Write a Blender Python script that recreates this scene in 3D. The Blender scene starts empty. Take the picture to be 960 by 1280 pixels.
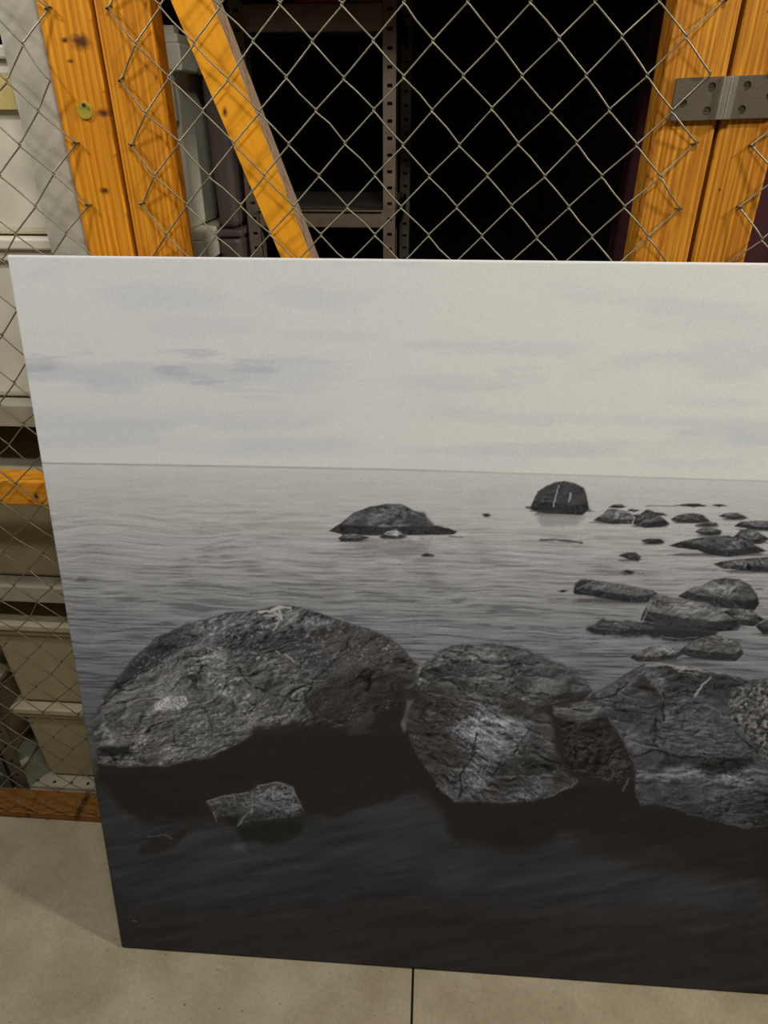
import bpy, bmesh, math, random
import numpy as np
from mathutils import Vector, Matrix
random.seed(7)
SC = bpy.context.scene
COL = SC.collection

# ------------------------------------------------------------------ camera
F, TH, YAW, ROLL, CD, CH = 850.531, 0.52915, 0.0692, -0.00215, 0.95297, 1.42204
cy_, sy_ = math.cos(YAW), math.sin(YAW)
FW = Vector((-sy_*math.cos(TH), cy_*math.cos(TH), -math.sin(TH)))
RT0 = Vector((cy_, sy_, 0)); UP0 = RT0.cross(FW)
RT = RT0*math.cos(ROLL) + UP0*math.sin(ROLL)
UP = -RT0*math.sin(ROLL) + UP0*math.cos(ROLL)
CAM = Vector((0, -CD, CH))
cd = bpy.data.cameras.new('camera'); cam = bpy.data.objects.new('camera', cd); COL.objects.link(cam)
cd.sensor_fit = 'VERTICAL'; cd.sensor_height = 24; cd.lens = 24*F/1280
cd.clip_start = 0.01; cd.clip_end = 50
m3 = Matrix((RT, UP, -FW)).transposed()
cam.matrix_world = Matrix.Translation(CAM) @ m3.to_4x4()
SC.camera = cam

# ------------------------------------------------------------------ world, lights, exposure
w = bpy.data.worlds.new('world'); SC.world = w; w.use_nodes = True
w.node_tree.nodes['Background'].inputs[0].default_value = (1, .93, .8, 1)
w.node_tree.nodes['Background'].inputs[1].default_value = 0.05
vs = SC.view_settings; vs.view_transform = 'Standard'; vs.look = 'None'; vs.gamma = 1; vs.use_curve_mapping = False
vs.exposure = 0.28

def lamp(name, loc, target, size, sizey, power, color):
    l = bpy.data.lights.new(name, 'AREA'); l.shape = 'RECTANGLE'; l.size = size; l.size_y = sizey
    l.energy = power; l.color = color
    o = bpy.data.objects.new(name, l); COL.objects.link(o); o.location = loc
    d = Vector(target)-Vector(loc); o.rotation_euler = d.to_track_quat('-Z', 'Y').to_euler()
    return o
lamp('ceiling_lamp_left', (-1.35, -.55, 2.35), (-.3, 0, .9), .11, .10, 11, (1, .96, .88))
lamp('ceiling_lamp_right', (1.75, -.62, 2.45), (0, -.1, .7), .12, .12, 24, (1, .94, .82))
lamp('ceiling_lamp_middle', (.15, -1.10, 2.50), (0, -.1, .7), .4, .12, 11, (1, .97, .92))

# ------------------------------------------------------------------ materials
def mat(name, col, rough=.6, metal=0., bump=0., scale=40., var=0., spec=.5, stretch=(1, 1, 1)):
    m = bpy.data.materials.new(name); m.use_nodes = True
    nt = m.node_tree; b = nt.nodes['Principled BSDF']
    b.inputs['Roughness'].default_value = rough; b.inputs['Metallic'].default_value = metal
    b.inputs['Specular IOR Level'].default_value = spec
    tc = nt.nodes.new('ShaderNodeTexCoord'); mp = nt.nodes.new('ShaderNodeMapping')
    mp.inputs['Scale'].default_value = stretch
    nt.links.new(tc.outputs['Object'], mp.inputs[0])
    n = nt.nodes.new('ShaderNodeTexNoise'); n.inputs['Scale'].default_value = scale
    n.inputs['Detail'].default_value = 5
    nt.links.new(mp.outputs[0], n.inputs['Vector'])
    r = nt.nodes.new('ShaderNodeValToRGB')
    r.color_ramp.elements[0].position = .3; r.color_ramp.elements[1].position = .7
    r.color_ramp.elements[0].color = (*[c*(1-var) for c in col], 1)
    r.color_ramp.elements[1].color = (*[min(1, c*(1+var)) for c in col], 1)
    nt.links.new(n.outputs['Fac'], r.inputs[0]); nt.links.new(r.outputs[0], b.inputs['Base Color'])
    if bump:
        bp = nt.nodes.new('ShaderNodeBump'); bp.inputs['Strength'].default_value = bump
        bp.inputs['Distance'].default_value = .002
        nt.links.new(n.outputs['Fac'], bp.inputs['Height']); nt.links.new(bp.outputs[0], b.inputs['Normal'])
    return m

def wood(name, base, dark, seed, direction=(0, 0, 1), knots=(), ringscale=70., cx=0., contrast=1.):
    """pine: growth lines along `direction`, explicit knots at (x, z) with radius"""
    m = bpy.data.materials.new(name); m.use_nodes = True
    nt = m.node_tree; N = nt.nodes.new; L = nt.links.new
    b = nt.nodes['Principled BSDF']; b.inputs['Roughness'].default_value = .5
    b.inputs['Specular IOR Level'].default_value = .3
    tc = N('ShaderNodeTexCoord')
    mp = N('ShaderNodeMapping')
    ang = math.atan2(direction[0], direction[2])
    mp.vector_type = 'POINT'
    mp.inputs['Rotation'].default_value = (0, -ang, 0)
    mp.inputs['Location'].default_value = (seed*1.37, seed*.71, seed*2.3)
    L(tc.outputs['Object'], mp.inputs[0])
    # distort around knots
    sep = N('ShaderNodeSeparateXYZ'); L(tc.outputs['Object'], sep.inputs[0])
    kd = None; push = None
    for (kx, kz, kr) in knots:
        cmb = N('ShaderNodeCombineXYZ')
        ax = N('ShaderNodeMath'); ax.operation = 'SUBTRACT'; L(sep.outputs[0], ax.inputs[0]); ax.inputs[1].default_value = kx
        az = N('ShaderNodeMath'); az.operation = 'SUBTRACT'; L(sep.outputs[2], az.inputs[0]); az.inputs[1].default_value = kz
        a2 = N('ShaderNodeMath'); a2.operation = 'MULTIPLY'; L(az.outputs[0], a2.inputs[0]); a2.inputs[1].default_value = 1.6 if direction[2] > .5 else .6
        L(ax.outputs[0], cmb.inputs[0]); L(a2.outputs[0], cmb.inputs[1])
        ln = N('ShaderNodeVectorMath'); ln.operation = 'LENGTH'; L(cmb.outputs[0], ln.inputs[0])
        dv = N('ShaderNodeMath'); dv.operation = 'DIVIDE'; L(ln.outputs['Value'], dv.inputs[0]); dv.inputs[1].default_value = kr
        if kd is None: kd = dv
        else:
            mn = N('ShaderNodeMath'); mn.operation = 'MINIMUM'; L(kd.outputs[0], mn.inputs[0]); L(dv.outputs[0], mn.inputs[1]); kd = mn
    # wavy growth lines
    st = N('ShaderNodeMapping'); st.inputs['Scale'].default_value = (1, 1, .05); L(mp.outputs[0], st.inputs[0])
    n1 = N('ShaderNodeTexNoise'); n1.inputs['Scale'].default_value = 9; n1.inputs['Detail'].default_value = 3
    L(st.outputs[0], n1.inputs['Vector'])
    wv = N('ShaderNodeTexWave'); wv.wave_type = 'BANDS'; wv.bands_direction = 'X'
    wv.inputs['Scale'].default_value = ringscale*.8; wv.inputs['Distortion'].default_value = 14
    wv.inputs['Detail'].default_value = 3; wv.inputs['Detail Scale'].default_value = .35
    L(st.outputs[0], wv.inputs['Vector'])
    fine = N('ShaderNodeMapping'); fine.inputs['Scale'].default_value = (1, 1, .025); L(mp.outputs[0], fine.inputs[0])
    n2 = N('ShaderNodeTexNoise'); n2.inputs['Scale'].default_value = 330; n2.inputs['Detail'].default_value = 5
    L(fine.outputs[0], n2.inputs['Vector'])
    mx = N('ShaderNodeMath'); mx.operation = 'MULTIPLY'; L(wv.outputs['Fac'], mx.inputs[0]); mx.inputs[1].default_value = .20*contrast
    m2 = N('ShaderNodeMath'); m2.operation = 'MULTIPLY_ADD'; L(n2.outputs['Fac'], m2.inputs[0]); m2.inputs[1].default_value = .95*contrast; L(mx.outputs[0], m2.inputs[2])
    m3_ = N('ShaderNodeMath'); m3_.operation = 'MULTIPLY_ADD'; L(n1.outputs['Fac'], m3_.inputs[0]); m3_.inputs[1].default_value = .5; L(m2.outputs[0], m3_.inputs[2])
    rp = N('ShaderNodeValToRGB'); e = rp.color_ramp.elements
    e[0].position = .52; e[0].color = (*base, 1); e[1].position = 1.15; e[1].color = (*dark, 1)
    e[1].position = 1.0
    L(m3_.outputs[0], rp.inputs[0])
    out = rp.outputs[0]
    if kd is not None:
        nk = N('ShaderNodeTexNoise'); nk.inputs['Scale'].default_value = 160; L(tc.outputs['Object'], nk.inputs['Vector'])
        ad = N('ShaderNodeMath'); ad.operation = 'MULTIPLY_ADD'; L(nk.outputs['Fac'], ad.inputs[0]); ad.inputs[1].default_value = 1.1; L(kd.outputs[0], ad.inputs[2])
        kr_ = N('ShaderNodeValToRGB'); q = kr_.color_ramp.elements
        q[0].position = .45; q[0].color = (.95, .95, .95, 1); q[1].position = 1.0; q[1].color = (.0, .0, .0, 1)
        s_ = N('ShaderNodeMath'); s_.operation = 'MULTIPLY'; L(ad.outputs[0], s_.inputs[0]); s_.inputs[1].default_value = .5
        L(s_.outputs[0], kr_.inputs[0])
        mix = N('ShaderNodeMixRGB'); L(kr_.outputs[0], mix.inputs[0]); L(out, mix.inputs[1]); mix.inputs[2].default_value = (.055, .018, .006, 1)
        out = mix.outputs[0]
    L(out, b.inputs['Base Color'])
    bp = N('ShaderNodeBump'); bp.inputs['Strength'].default_value = .15; bp.inputs['Distance'].default_value = .0008
    L(m2.outputs[0], bp.inputs['Height']); L(bp.outputs[0], b.inputs['Normal'])
    return m

WB, WD = (.86, .375, .020), (.50, .175, .008)
M_post = wood('pine_left_post', WB, WD, 1.1, knots=[(-.428, 1.497, .011), (-.447, 1.499, .004), (-.4445, 1.478, .0035), (-.416, 1.424, .007), (-.433, 1.336, .006)], ringscale=42)
M_stile1 = wood('pine_left_stile', (.86, .385, .020), WD, 2.3, ringscale=60)
M_brace = wood('pine_brace', (.82, .345, .014), (.60, .22, .010), 3.7, direction=(.36, 0, -1), ringscale=22, contrast=.5, knots=[(-.262, 1.425, .003)])
M_stile2 = wood('pine_right_stile', (.80, .365, .028), (.38, .135, .01), 5.2, ringscale=55, contrast=1.15)
M_rpost = wood('pine_right_post', (.82, .38, .026), (.38, .135, .01), 6.4, ringscale=50, contrast=1.15, knots=[(.352, 1.34, .002)])
M_rail = wood('pine_rail', (.80, .34, .025), WD, 8.3, direction=(1, 0, 0), ringscale=30, contrast=.6, knots=[(-.652, .868, .004)])
M_sill = wood('pine_sill', (.28, .12, .022), (.13, .05, .010), 9.1, direction=(1, 0, 0), ringscale=30, contrast=.8, knots=[(-.78, .02, .008), (-.9, .01, .006)])
M_endgrain = mat('pine_sawn_side', (.34, .23, .15), .8, bump=.3, scale=200, var=.25, stretch=(1, 1, .1))
M_wire = mat('galvanised_wire', (.26, .245, .175), .42, .7, scale=90, var=.15)
M_staple = mat('dark_staple', (.06, .05, .045), .45, .7, scale=90, var=.2)
M_steel = mat('brushed_hinge_steel', (.27, .235, .185), .36, .8, bump=.12, scale=160, var=.12, stretch=(1, 1, 8))
M_chrome = mat('polished_pin', (.95, .92, .84), .31, 1., scale=90, var=.05)
M_screw = mat('zinc_screw', (.30, .27, .23), .35, .9, scale=150, var=.2)
M_brass = mat('yellow_brass_tag', (.50, .42, .06), .4, .35, scale=120, var=.12)
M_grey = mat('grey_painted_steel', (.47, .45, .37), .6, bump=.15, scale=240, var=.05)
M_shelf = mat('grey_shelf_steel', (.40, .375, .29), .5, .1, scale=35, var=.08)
M_box_shaded = mat('beige_plastic_shaded', (.40, .33, .20), .5, scale=14, var=.04)  # same beige darkened: the lower boxes' shade is put into the colour
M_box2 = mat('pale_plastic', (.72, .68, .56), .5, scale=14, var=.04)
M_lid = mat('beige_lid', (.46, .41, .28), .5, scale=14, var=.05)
M_tape = mat('yellowed_tape', (.62, .50, .20), .35, scale=60, var=.10)
M_white = mat('white_bin_plastic', (.84, .82, .66), .45, scale=18, var=.05)
M_taupe = mat('taupe_plastic', (.11, .08, .07), .5, scale=20, var=.08)
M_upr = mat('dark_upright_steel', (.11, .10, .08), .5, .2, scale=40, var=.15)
M_rack = mat('brown_rack_steel', (.17, .128, .092), .55, .2, scale=50, var=.15)
M_deck = mat('particle_deck', (.06, .05, .04), .8, scale=120, var=.3)
M_dark = mat('unlit_dark_board', (.012, .011, .012), .9, scale=6, var=.3)  # near-black so the unlit depth of the cage stays black
M_plaster = mat('plaster', (.30, .26, .19), .9, scale=8, var=.05, bump=.2)
M_redbox = mat('red_carton', (.25, .012, .012), .6, scale=60, var=.15)
M_card = mat('brown_carton', (.16, .10, .06), .8, scale=60, var=.12)
M_cloth = mat('maroon_cloth', (.042, .004, .009), .9, bump=.3, scale=300, var=.15)
M_paint = mat('pale_print_mark', (.5, .08, .06), .6, scale=60, var=.1)

def concrete():
    m = bpy.data.materials.new('polished_concrete'); m.use_nodes = True
    nt = m.node_tree; N = nt.nodes.new; L = nt.links.new; b = nt.nodes['Principled BSDF']
    tc = N('ShaderNodeTexCoord')
    def noise(s, d, r=.6, sc=(1, 1, 1)):
        mp = N('ShaderNodeMapping'); mp.inputs['Scale'].default_value = sc; L(tc.outputs['Object'], mp.inputs[0])
        n = N('ShaderNodeTexNoise'); n.inputs['Scale'].default_value = s; n.inputs['Detail'].default_value = d
        n.inputs['Roughness'].default_value = r; L(mp.outputs[0], n.inputs['Vector']); return n
    def ramp(src, p0, c0, p1, c1):
        r = N('ShaderNodeValToRGB'); r.color_ramp.elements[0].position = p0; r.color_ramp.elements[0].color = (*c0, 1)
        r.color_ramp.elements[1].position = p1; r.color_ramp.elements[1].color = (*c1, 1); L(src, r.inputs[0]); return r
    a = noise(5, 6); r = ramp(a.outputs['Fac'], .35, (.30, .255, .165), .68, (.45, .405, .29))
    g = noise(110, 8, .8); rg = ramp(g.outputs['Fac'], .3, (.80, .80, .81), .7, (1.13, 1.12, 1.10))
    mx = N('ShaderNodeMixRGB'); mx.blend_type = 'MULTIPLY'; mx.inputs[0].default_value = 1
    L(r.outputs[0], mx.inputs[1]); L(rg.outputs[0], mx.inputs[2])
    f = noise(700, 3); rf = ramp(f.outputs['Fac'], .25, (.62, .60, .58), .5, (1, 1, 1))
    m2 = N('ShaderNodeMixRGB'); m2.blend_type = 'MULTIPLY'; m2.inputs[0].default_value = .8
    L(mx.outputs[0], m2.inputs[1]); L(rf.outputs[0], m2.inputs[2])
    # dark specks and pale scuffs
    s = noise(120, 2, .5); rs = ramp(s.outputs['Fac'], .70, (1, 1, 1), .76, (.35, .3, .25))
    m4 = N('ShaderNodeMixRGB'); m4.blend_type = 'MULTIPLY'; m4.inputs[0].default_value = 1
    L(m2.outputs[0], m4.inputs[1]); L(rs.outputs[0], m4.inputs[2])
    p = noise(9, 7, .7, (1, 2.2, 1)); rp = ramp(p.outputs['Fac'], .64, (0, 0, 0), .74, (.4, .4, .4))
    m5 = N('ShaderNodeMixRGB'); L(rp.outputs[0], m5.inputs[0]); L(m4.outputs[0], m5.inputs[1]); m5.inputs[2].default_value = (.52, .48, .38, 1)
    L(m5.outputs[0], b.inputs['Base Color'])
    b.inputs['Roughness'].default_value = .62; b.inputs['Specular IOR Level'].default_value = .35
    bp = N('ShaderNodeBump'); bp.inputs['Strength'].default_value = .25; bp.inputs['Distance'].default_value = .001
    L(g.outputs['Fac'], bp.inputs['Height']); L(bp.outputs[0], b.inputs['Normal'])
    return m
M_conc = concrete()

# ------------------------------------------------------------------ mesh helpers
def link(name, bm, m, parent=None, smooth=False):
    me = bpy.data.meshes.new(name); bmesh.ops.recalc_face_normals(bm, faces=bm.faces); bm.to_mesh(me); bm.free()
    for mm in (m if isinstance(m, (list, tuple)) else [m]): me.materials.append(mm)
    if smooth: me.polygons.foreach_set('use_smooth', [True]*len(me.polygons))
    o = bpy.data.objects.new(name, me); COL.objects.link(o)
    if parent: o.parent = parent
    return o
def tag(o, label=None, cat=None, group=None, kind=None):
    if label: o['label'] = label
    if cat: o['category'] = cat
    if group: o['group'] = group
    if kind: o['kind'] = kind
    return o
def empty(name, label, cat, group=None, loc=(0, 0, 0)):
    o = bpy.data.objects.new(name, None); COL.objects.link(o); o.location = loc; o.empty_display_size = .05
    return tag(o, label, cat, group)
def adopt(child, parent):
    child.parent = parent; child.matrix_parent_inverse = Matrix.Translation(-Vector(parent.location))
def box(bm, x0, x1, y0, y1, z0, z1, bev=0., seg=2, taper=0.):
    vs_ = []
    for z, t in ((z0, taper), (z1, 0)):
        for x, y in ((x0+t, y0+t), (x1-t, y0+t), (x1-t, y1-t), (x0+t, y1-t)): vs_.append(bm.verts.new((x, y, z)))
    fs = [bm.faces.new([vs_[i] for i in f]) for f in ((3, 2, 1, 0), (4, 5, 6, 7), (0, 1, 5, 4), (1, 2, 6, 5), (2, 3, 7, 6), (3, 0, 4, 7))]
    if bev:
        es = {e for f in fs for e in f.edges}
        bmesh.ops.bevel(bm, geom=list(es), offset=bev, segments=seg, profile=.5, affect='EDGES')
def boxo(name, dims, m, parent=None, bev=.002, taper=0.):
    bm = bmesh.new(); box(bm, *dims, bev=bev, taper=taper); return link(name, bm, m, parent)
def cyl(bm, c0, c1, r0, r1=None, n=20, cap=True):
    r1 = r0 if r1 is None else r1
    c0, c1 = Vector(c0), Vector(c1); d = (c1-c0).normalized()
    a = d.cross(Vector((0, 0, 1)));
    if a.length < .1: a = d.cross(Vector((1, 0, 0)))
    a.normalize(); b = d.cross(a)
    A = [bm.verts.new(c0+(a*math.cos(t)+b*math.sin(t))*r0) for t in [2*math.pi*k/n for k in range(n)]]
    B = [bm.verts.new(c1+(a*math.cos(t)+b*math.sin(t))*r1) for t in [2*math.pi*k/n for k in range(n)]]
    for k in range(n): bm.faces.new((A[k], A[(k+1) % n], B[(k+1) % n], B[k]))
    if cap: bm.faces.new(A[::-1]); bm.faces.new(B)
def tube(bm, pts, r, n=6):
    pts = [Vector(p) for p in pts]; rings = []
    prev = None
    for i, p in enumerate(pts):
        d = (pts[min(i+1, len(pts)-1)]-pts[max(i-1, 0)]).normalized()
        a = d.cross(Vector((0, 1, 0)))
        if a.length < .15: a = d.cross(Vector((1, 0, 0)))
        a.normalize(); b = d.cross(a)
        rings.append([bm.verts.new(p+(a*math.cos(t)+b*math.sin(t))*r) for t in [2*math.pi*k/n for k in range(n)]])
    for A, B in zip(rings, rings[1:]):
        for k in range(n): bm.faces.new((A[k], A[(k+1) % n], B[(k+1) % n], B[k]))
    bm.faces.new(rings[0][::-1]); bm.faces.new(rings[-1])
def perforated(bm, x0, x1, z0, z1, y, holes, th=.0018):
    """sheet steel flange in the XZ plane with real rectangular holes (x,z,w,h)"""
    xs = sorted({round(v, 5) for v in [x0, x1]+[h[0]-h[2]/2 for h in holes]+[h[0]+h[2]/2 for h in holes]})
    zs = sorted({round(v, 5) for v in [z0, z1]+[h[1]-h[3]/2 for h in holes]+[h[1]+h[3]/2 for h in holes]})
    V = {}
    def v(i, j):
        if (i, j) not in V: V[i, j] = bm.verts.new((xs[i], y, zs[j]))
        return V[i, j]
    fs = []
    for i in range(len(xs)-1):
        for j in range(len(zs)-1):
            cx, cz = (xs[i]+xs[i+1])/2, (zs[j]+zs[j+1])/2
            if any(abs(cx-h[0]) < h[2]/2 and abs(cz-h[1]) < h[3]/2 for h in holes): continue
            fs.append(bm.faces.new((v(i, j), v(i+1, j), v(i+1, j+1), v(i, j+1))))
    r = bmesh.ops.extrude_face_region(bm, geom=fs)
    for e in r['geom']:
        if isinstance(e, bmesh.types.BMVert): e.co.y += th

# ------------------------------------------------------------------ setting
bm = bmesh.new(); box(bm, -3.2, 3.2, -2.6, 2.2, -.12, -.012)
floor = link('floor', bm, M_dark); tag(floor, 'bare concrete floor in front of the cage, cast in slabs with a dark joint', kind='structure')
for (a, b_) in ((-3.2, .0045), (.0085, 3.2)):
    bm = bmesh.new(); box(bm, a, b_, -2.6, 2.2, -.012, 0, bev=.0012, seg=1)
    s = link('concrete_slab', bm, M_conc, floor)
tag(boxo('ceiling', (-3.2, 3.2, -2.6, 0.02, 2.6, 2.7), M_plaster, bev=0), kind='structure')
tag(boxo('wall_near', (-3.2, 3.2, -2.7, -2.6, 0, 2.6), M_plaster, bev=0), kind='structure')
tag(boxo('wall_left', (-3.3, -3.2, -2.6, 2.2, 0, 2.6), M_plaster, bev=0), kind='structure')
tag(boxo('wall_right', (3.2, 3.3, -2.6, 2.2, 0, 2.6), M_plaster, bev=0), kind='structure')
tag(boxo('wall_far', (-3.2, 3.2, 2.2, 2.3, 0, 2.6), M_dark, bev=0), kind='structure')
tag(boxo('wall_front_blocker', (-3.2, 3.2, .02, .06, 1.94, 2.7), M_plaster, bev=0), kind='structure')   # unseen board above the mesh gate, added to block lamp light
tag(boxo('ceiling', (-3.2, 3.2, .06, 2.2, 1.94, 1.98), M_dark, bev=0), kind='structure')         # unseen deck over the cage, added low to keep the inside dark

# ------------------------------------------------------------------ timber
TOP = 1.94
lpost = boxo('timber_post', (-.4735, -.4095, .004, .075, 0, TOP), M_post, bev=.003)
tag(lpost, 'knotty orange pine post at left with a round yellow tag nailed on', 'post')
rpost = boxo('timber_post', (.3365, .404, .004, .075, 0, TOP), M_rpost, bev=.003)
tag(rpost, 'orange pine post at the right edge, carrying the right leaf of the steel hinge', 'post')
# round tag on the left post
bm = bmesh.new()
cyl(bm, (-.4385, .004, 1.4265), (-.4385, .0016, 1.4265), .0095, .0092, 28)
tg = link('round_tag', bm, M_brass, lpost, smooth=False); tg['label'] = 'round yellow metal tag on a nail'
bm = bmesh.new(); cyl(bm, (-.4375, .002, 1.4325), (-.4375, -.0015, 1.4325), .0022, .0016, 12)
link('nail', bm, M_staple, tg)

gate = empty('mesh_gate', 'gate of orange pine stiles and diagonal brace covered in galvanised chain-link mesh', 'gate', loc=(-.03, .03, .03))
def gpart(o): adopt(o, gate); return o
gpart(boxo('stile', (-.4045, -.3395, .004, .052, .03, TOP-.02), M_stile1, bev=.004))
gpart(boxo('stile', (.2605, .3315, .004, .052, .03, TOP-.02), M_stile2, bev=.003))
gpart(boxo('rail', (-.3395, .2605, .004, .052, .03, .10), M_rail, bev=.003))
gpart(boxo('rail', (-.3395, .2605, .004, .052, TOP-.09, TOP-.02), M_rail, bev=.003))
# brace: left edge (-.312,1.536)->(-.209,1.264)  right edge (-.265,1.536)->(-.169,1.264)
def brace():
    bm = bmesh.new()
    def X(z, x0, x1): return x0+(z-1.536)*(x1-x0)/(1.264-1.536)
    zt, zb = 1.62, .10
    pts = []
    zt = TOP-.09
    L0 = (-.312, -.209); R0 = (-.2640, -.1670)
    # the top end stops at the stile edge
    zl = 1.536-(-.3395+.312)/(.103)*.272
    P = [(-.3395, zl), (-.3395, zl+.125), (X(1.10, *R0), 1.10), (X(.10, *R0), .10), (X(.10, *L0), .10)]
    P = [(x, z) for x, z in P]
    P = [(-.3395, zl), (-.3395, 1.536+(.3395-.264)/.097*.272), (X(.10, *R0), .10), (X(.10, *L0), .10)]
    f = [bm.verts.new((x, .0045, z)) for x, z in P]; b = [bm.verts.new((x, .052, z)) for x, z in P]
    bm.faces.new(f); bm.faces.new(b[::-1])
    side = []
    for k in range(4):
        side.append(bm.faces.new((f[k], f[(k+1) % 4], b[(k+1) % 4], b[k])))
    side[1].material_index = 1
    return gpart(link('brace', bm, [M_brace, M_endgrain]))
brace()

fence = empty('fence_panel', 'chain-link fence panel left of the gate with a pine rail and floor sill', 'fence', loc=(-.9, .03, 0))
r_ = boxo('rail', (-1.7, -.4745, .0045, .05, .850, .8965), M_rail, bev=.003); adopt(r_, fence)
s_ = boxo('sill', (-1.7, -.4745, .001, .064, 0.0005, .021), M_sill, bev=.002); adopt(s_, fence)
fence2 = empty('fence_panel', 'chain-link fence panel to the right of the hinge, over maroon cloth', 'fence', loc=(.7, .03, 0))
s2 = boxo('sill', (.405, 1.3, .001, .064, 0.0005, .021), M_sill, bev=.002); adopt(s2, fence2)
s3 = boxo('rail', (.405, 1.3, .0045, .05, TOP-.07, TOP-.005), M_rail, bev=.002); adopt(s3, fence2)

# ------------------------------------------------------------------ chain link
X0, Z0, S = -.25173, 1.53005, .035
rng = np.random.RandomState(3)
JIT = {}
def node(i, r):
    if (i, r) not in JIT: JIT[i, r] = rng.normal(0, 1, 3)
    j = JIT[i, r]
    x = X0+i*S; z = Z0-r*S
    k = .0009
    y = -.0080+.0015*j[2]
    if i <= -5:                       # the slack panel at the left wanders off its grid
        k = .0016
        if r < 8: x += .0035
        elif r < 17: x += .012
        elif r < 22: x += .003
        elif r < 26: x += .008
        else: x += .016; z -= .004+.0005*(r-26)
        y += -.0015*math.sin((r+i)*.35)
    if i in (16, 17, 18): pass
    x += k*j[0]; z += k*j[1]
    pinned = i in (-4, 16, 18) or (i == -6)
    if pinned: y = -.0005
    if (i, r) == (16, 2): y = -.0050
    if i == -6:
        x = -.456+.0012*j[0]
        if r == 2: x = -.470; y = -.009
        if r > 2 and r % 4 == 2 and r > 8: x = -.468
    if i == -4: x = X0-3.80*S+.0006*j[0]
    return x, y, z
def strand(i, rmin, rmax, parent):
    """one zig-zag wire between node columns i and i+1"""
    pts = []
    A, ov, rr = .0016, .0010, 0
    r = rmin
    while r <= rmax:
        # column of this row
        c = i if (i+r) % 2 == 0 else i+1
        x, y, z = node(c, r)
        s = 1 if c == i+1 else -1            # +1: right extreme
        ca = i if c == i+1 else i+1
        # straight run comes in, hook, straight run leaves
        yin, yout = (y-A, y+A) if s > 0 else (y+A, y-A)
        h = .0032
        pts += [(x-s*h*.75, yin, z+h), (x+s*ov, y+(yin-y)*.4, z+.0009), (x+s*ov, y+(yout-y)*.4, z-.0009), (x-s*h*.75, yout, z-h)]
        if True:                              # slight bend on the way to the next row
            pass
        r += 1
    # add soft kinks at mid runs
    out = [pts[0]]
    for k in range(1, len(pts)):
        a, b = Vector(pts[k-1]), Vector(pts[k])
        if (b-a).length > .02:
            jj = rng.normal(0, 1, 2)
            mfrac = .5+.2*jj[0]*.5
            q = a.lerp(b, min(.8, max(.2, mfrac)))
            q.x += .0004*jj[1]; q.z += .0005*jj[1]
            out.append(tuple(q))
        out.append(pts[k])
    bm = bmesh.new(); tube(bm, out, .00105, 6)
    o = link('wire', bm, M_wire, None, smooth=True); adopt(o, parent); return o
def staple(x, z, parent, ang=0.):
    bm = bmesh.new(); c, s = math.cos(ang), math.sin(ang)
    w_ = .0028
    P = [(-w_, .006), (-w_, -.0022), (-w_*.6, -.0034), (w_*.6, -.0034), (w_, -.0022), (w_, .006)]
    tube(bm, [(x+a*c, y, z+a*s) for a, y in P], .0009, 6)
    o = link('staple', bm, M_staple, None, smooth=True); adopt(o, parent)
RB = 41
for i in range(-4, 16): strand(i, -11, RB, gate)
for i in range(-28, -6): strand(i, -11, 42, fence)
for i in range(18, 30): strand(i, -11, 42, fence2)
for r in range(-10, RB):
    if r % 2 == 0:
        for c in (-4, 16):
            if c == 16 and r == 2: continue
            x, y, z = node(c, r); staple(x, z, gate, rng.uniform(-.6, .6))
        x, y, z = node(18, r); staple(x+.0, z, fence2, rng.uniform(-.6, .6))
        if r == 2 or (r > 8 and r % 4 == 2): continue
        x, y, z = node(-6, r); staple(x, z, fence, rng.uniform(-.6, .6))

# ------------------------------------------------------------------ hinge
hinge = empty('hinge', 'steel butt hinge screwed across the two right-hand pine timbers', 'hinge', loc=(.334, 0, 1.44))
def leaf(x0, x1, z0, z1, holes, slope):
    bm = bmesh.new()
    # plate with round holes: fan of a grid boundary around each hole through boolean-free cell triangulation
    n = 16
    cells = holes
    from mathutils.geometry import delaunay_2d_cdt
    verts = [Vector((x0, z0)), Vector((x1, z0)), Vector((x1, z1)), Vector((x0, z1))]
    loops = [[0, 1, 2, 3]]
    for (hx, hz, hr) in holes:
        st = len(verts)
        verts += [Vector((hx+hr*math.cos(2*math.pi*k/n), hz+hr*math.sin(2*math.pi*k/n))) for k in range(n)]
        loops.append(list(range(st, st+n)))
    edges = [(l[k], l[(k+1) % len(l)]) for l in loops for k in range(len(l))]
    v, e, f, *_ = delaunay_2d_cdt(verts, edges, [], 1, 1e-6)
    bv = [bm.verts.new((p[0], -.0020, p[1]+slope*(p[0]-.334))) for p in v]
    fs = []
    for t in f:
        cx = sum(v[k][0] for k in t)/len(t); cz = sum(v[k][1] for k in t)/len(t)
        if any((cx-h[0])**2+(cz-h[1])**2 < (h[2]*.98)**2 for h in holes): continue
        fs.append(bm.faces.new([bv[k] for k in t]))
    ex = bmesh.ops.extrude_face_region(bm, geom=fs)
    for g in ex['geom']:
        if isinstance(g, bmesh.types.BMVert): g.co.y = .0035
    o = link('leaf', bm, M_steel); adopt(o, hinge); return o
SL = .03
def zc(x, z): return z+SL*(x-.334)
HL = [(.2865, 1.4335, .0042), (.3150, 1.4490, .0046), (.3150, 1.4250, .0046)]
HR = [(.3545, 1.4490, .0046), (.3545, 1.4250, .0046), (.3830, 1.4380, .0046)]
leaf(.2745, .3265, 1.4160, 1.4590, HL, SL); leaf(.3420, .3945, 1.4160, 1.4590, HR, SL)
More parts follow.
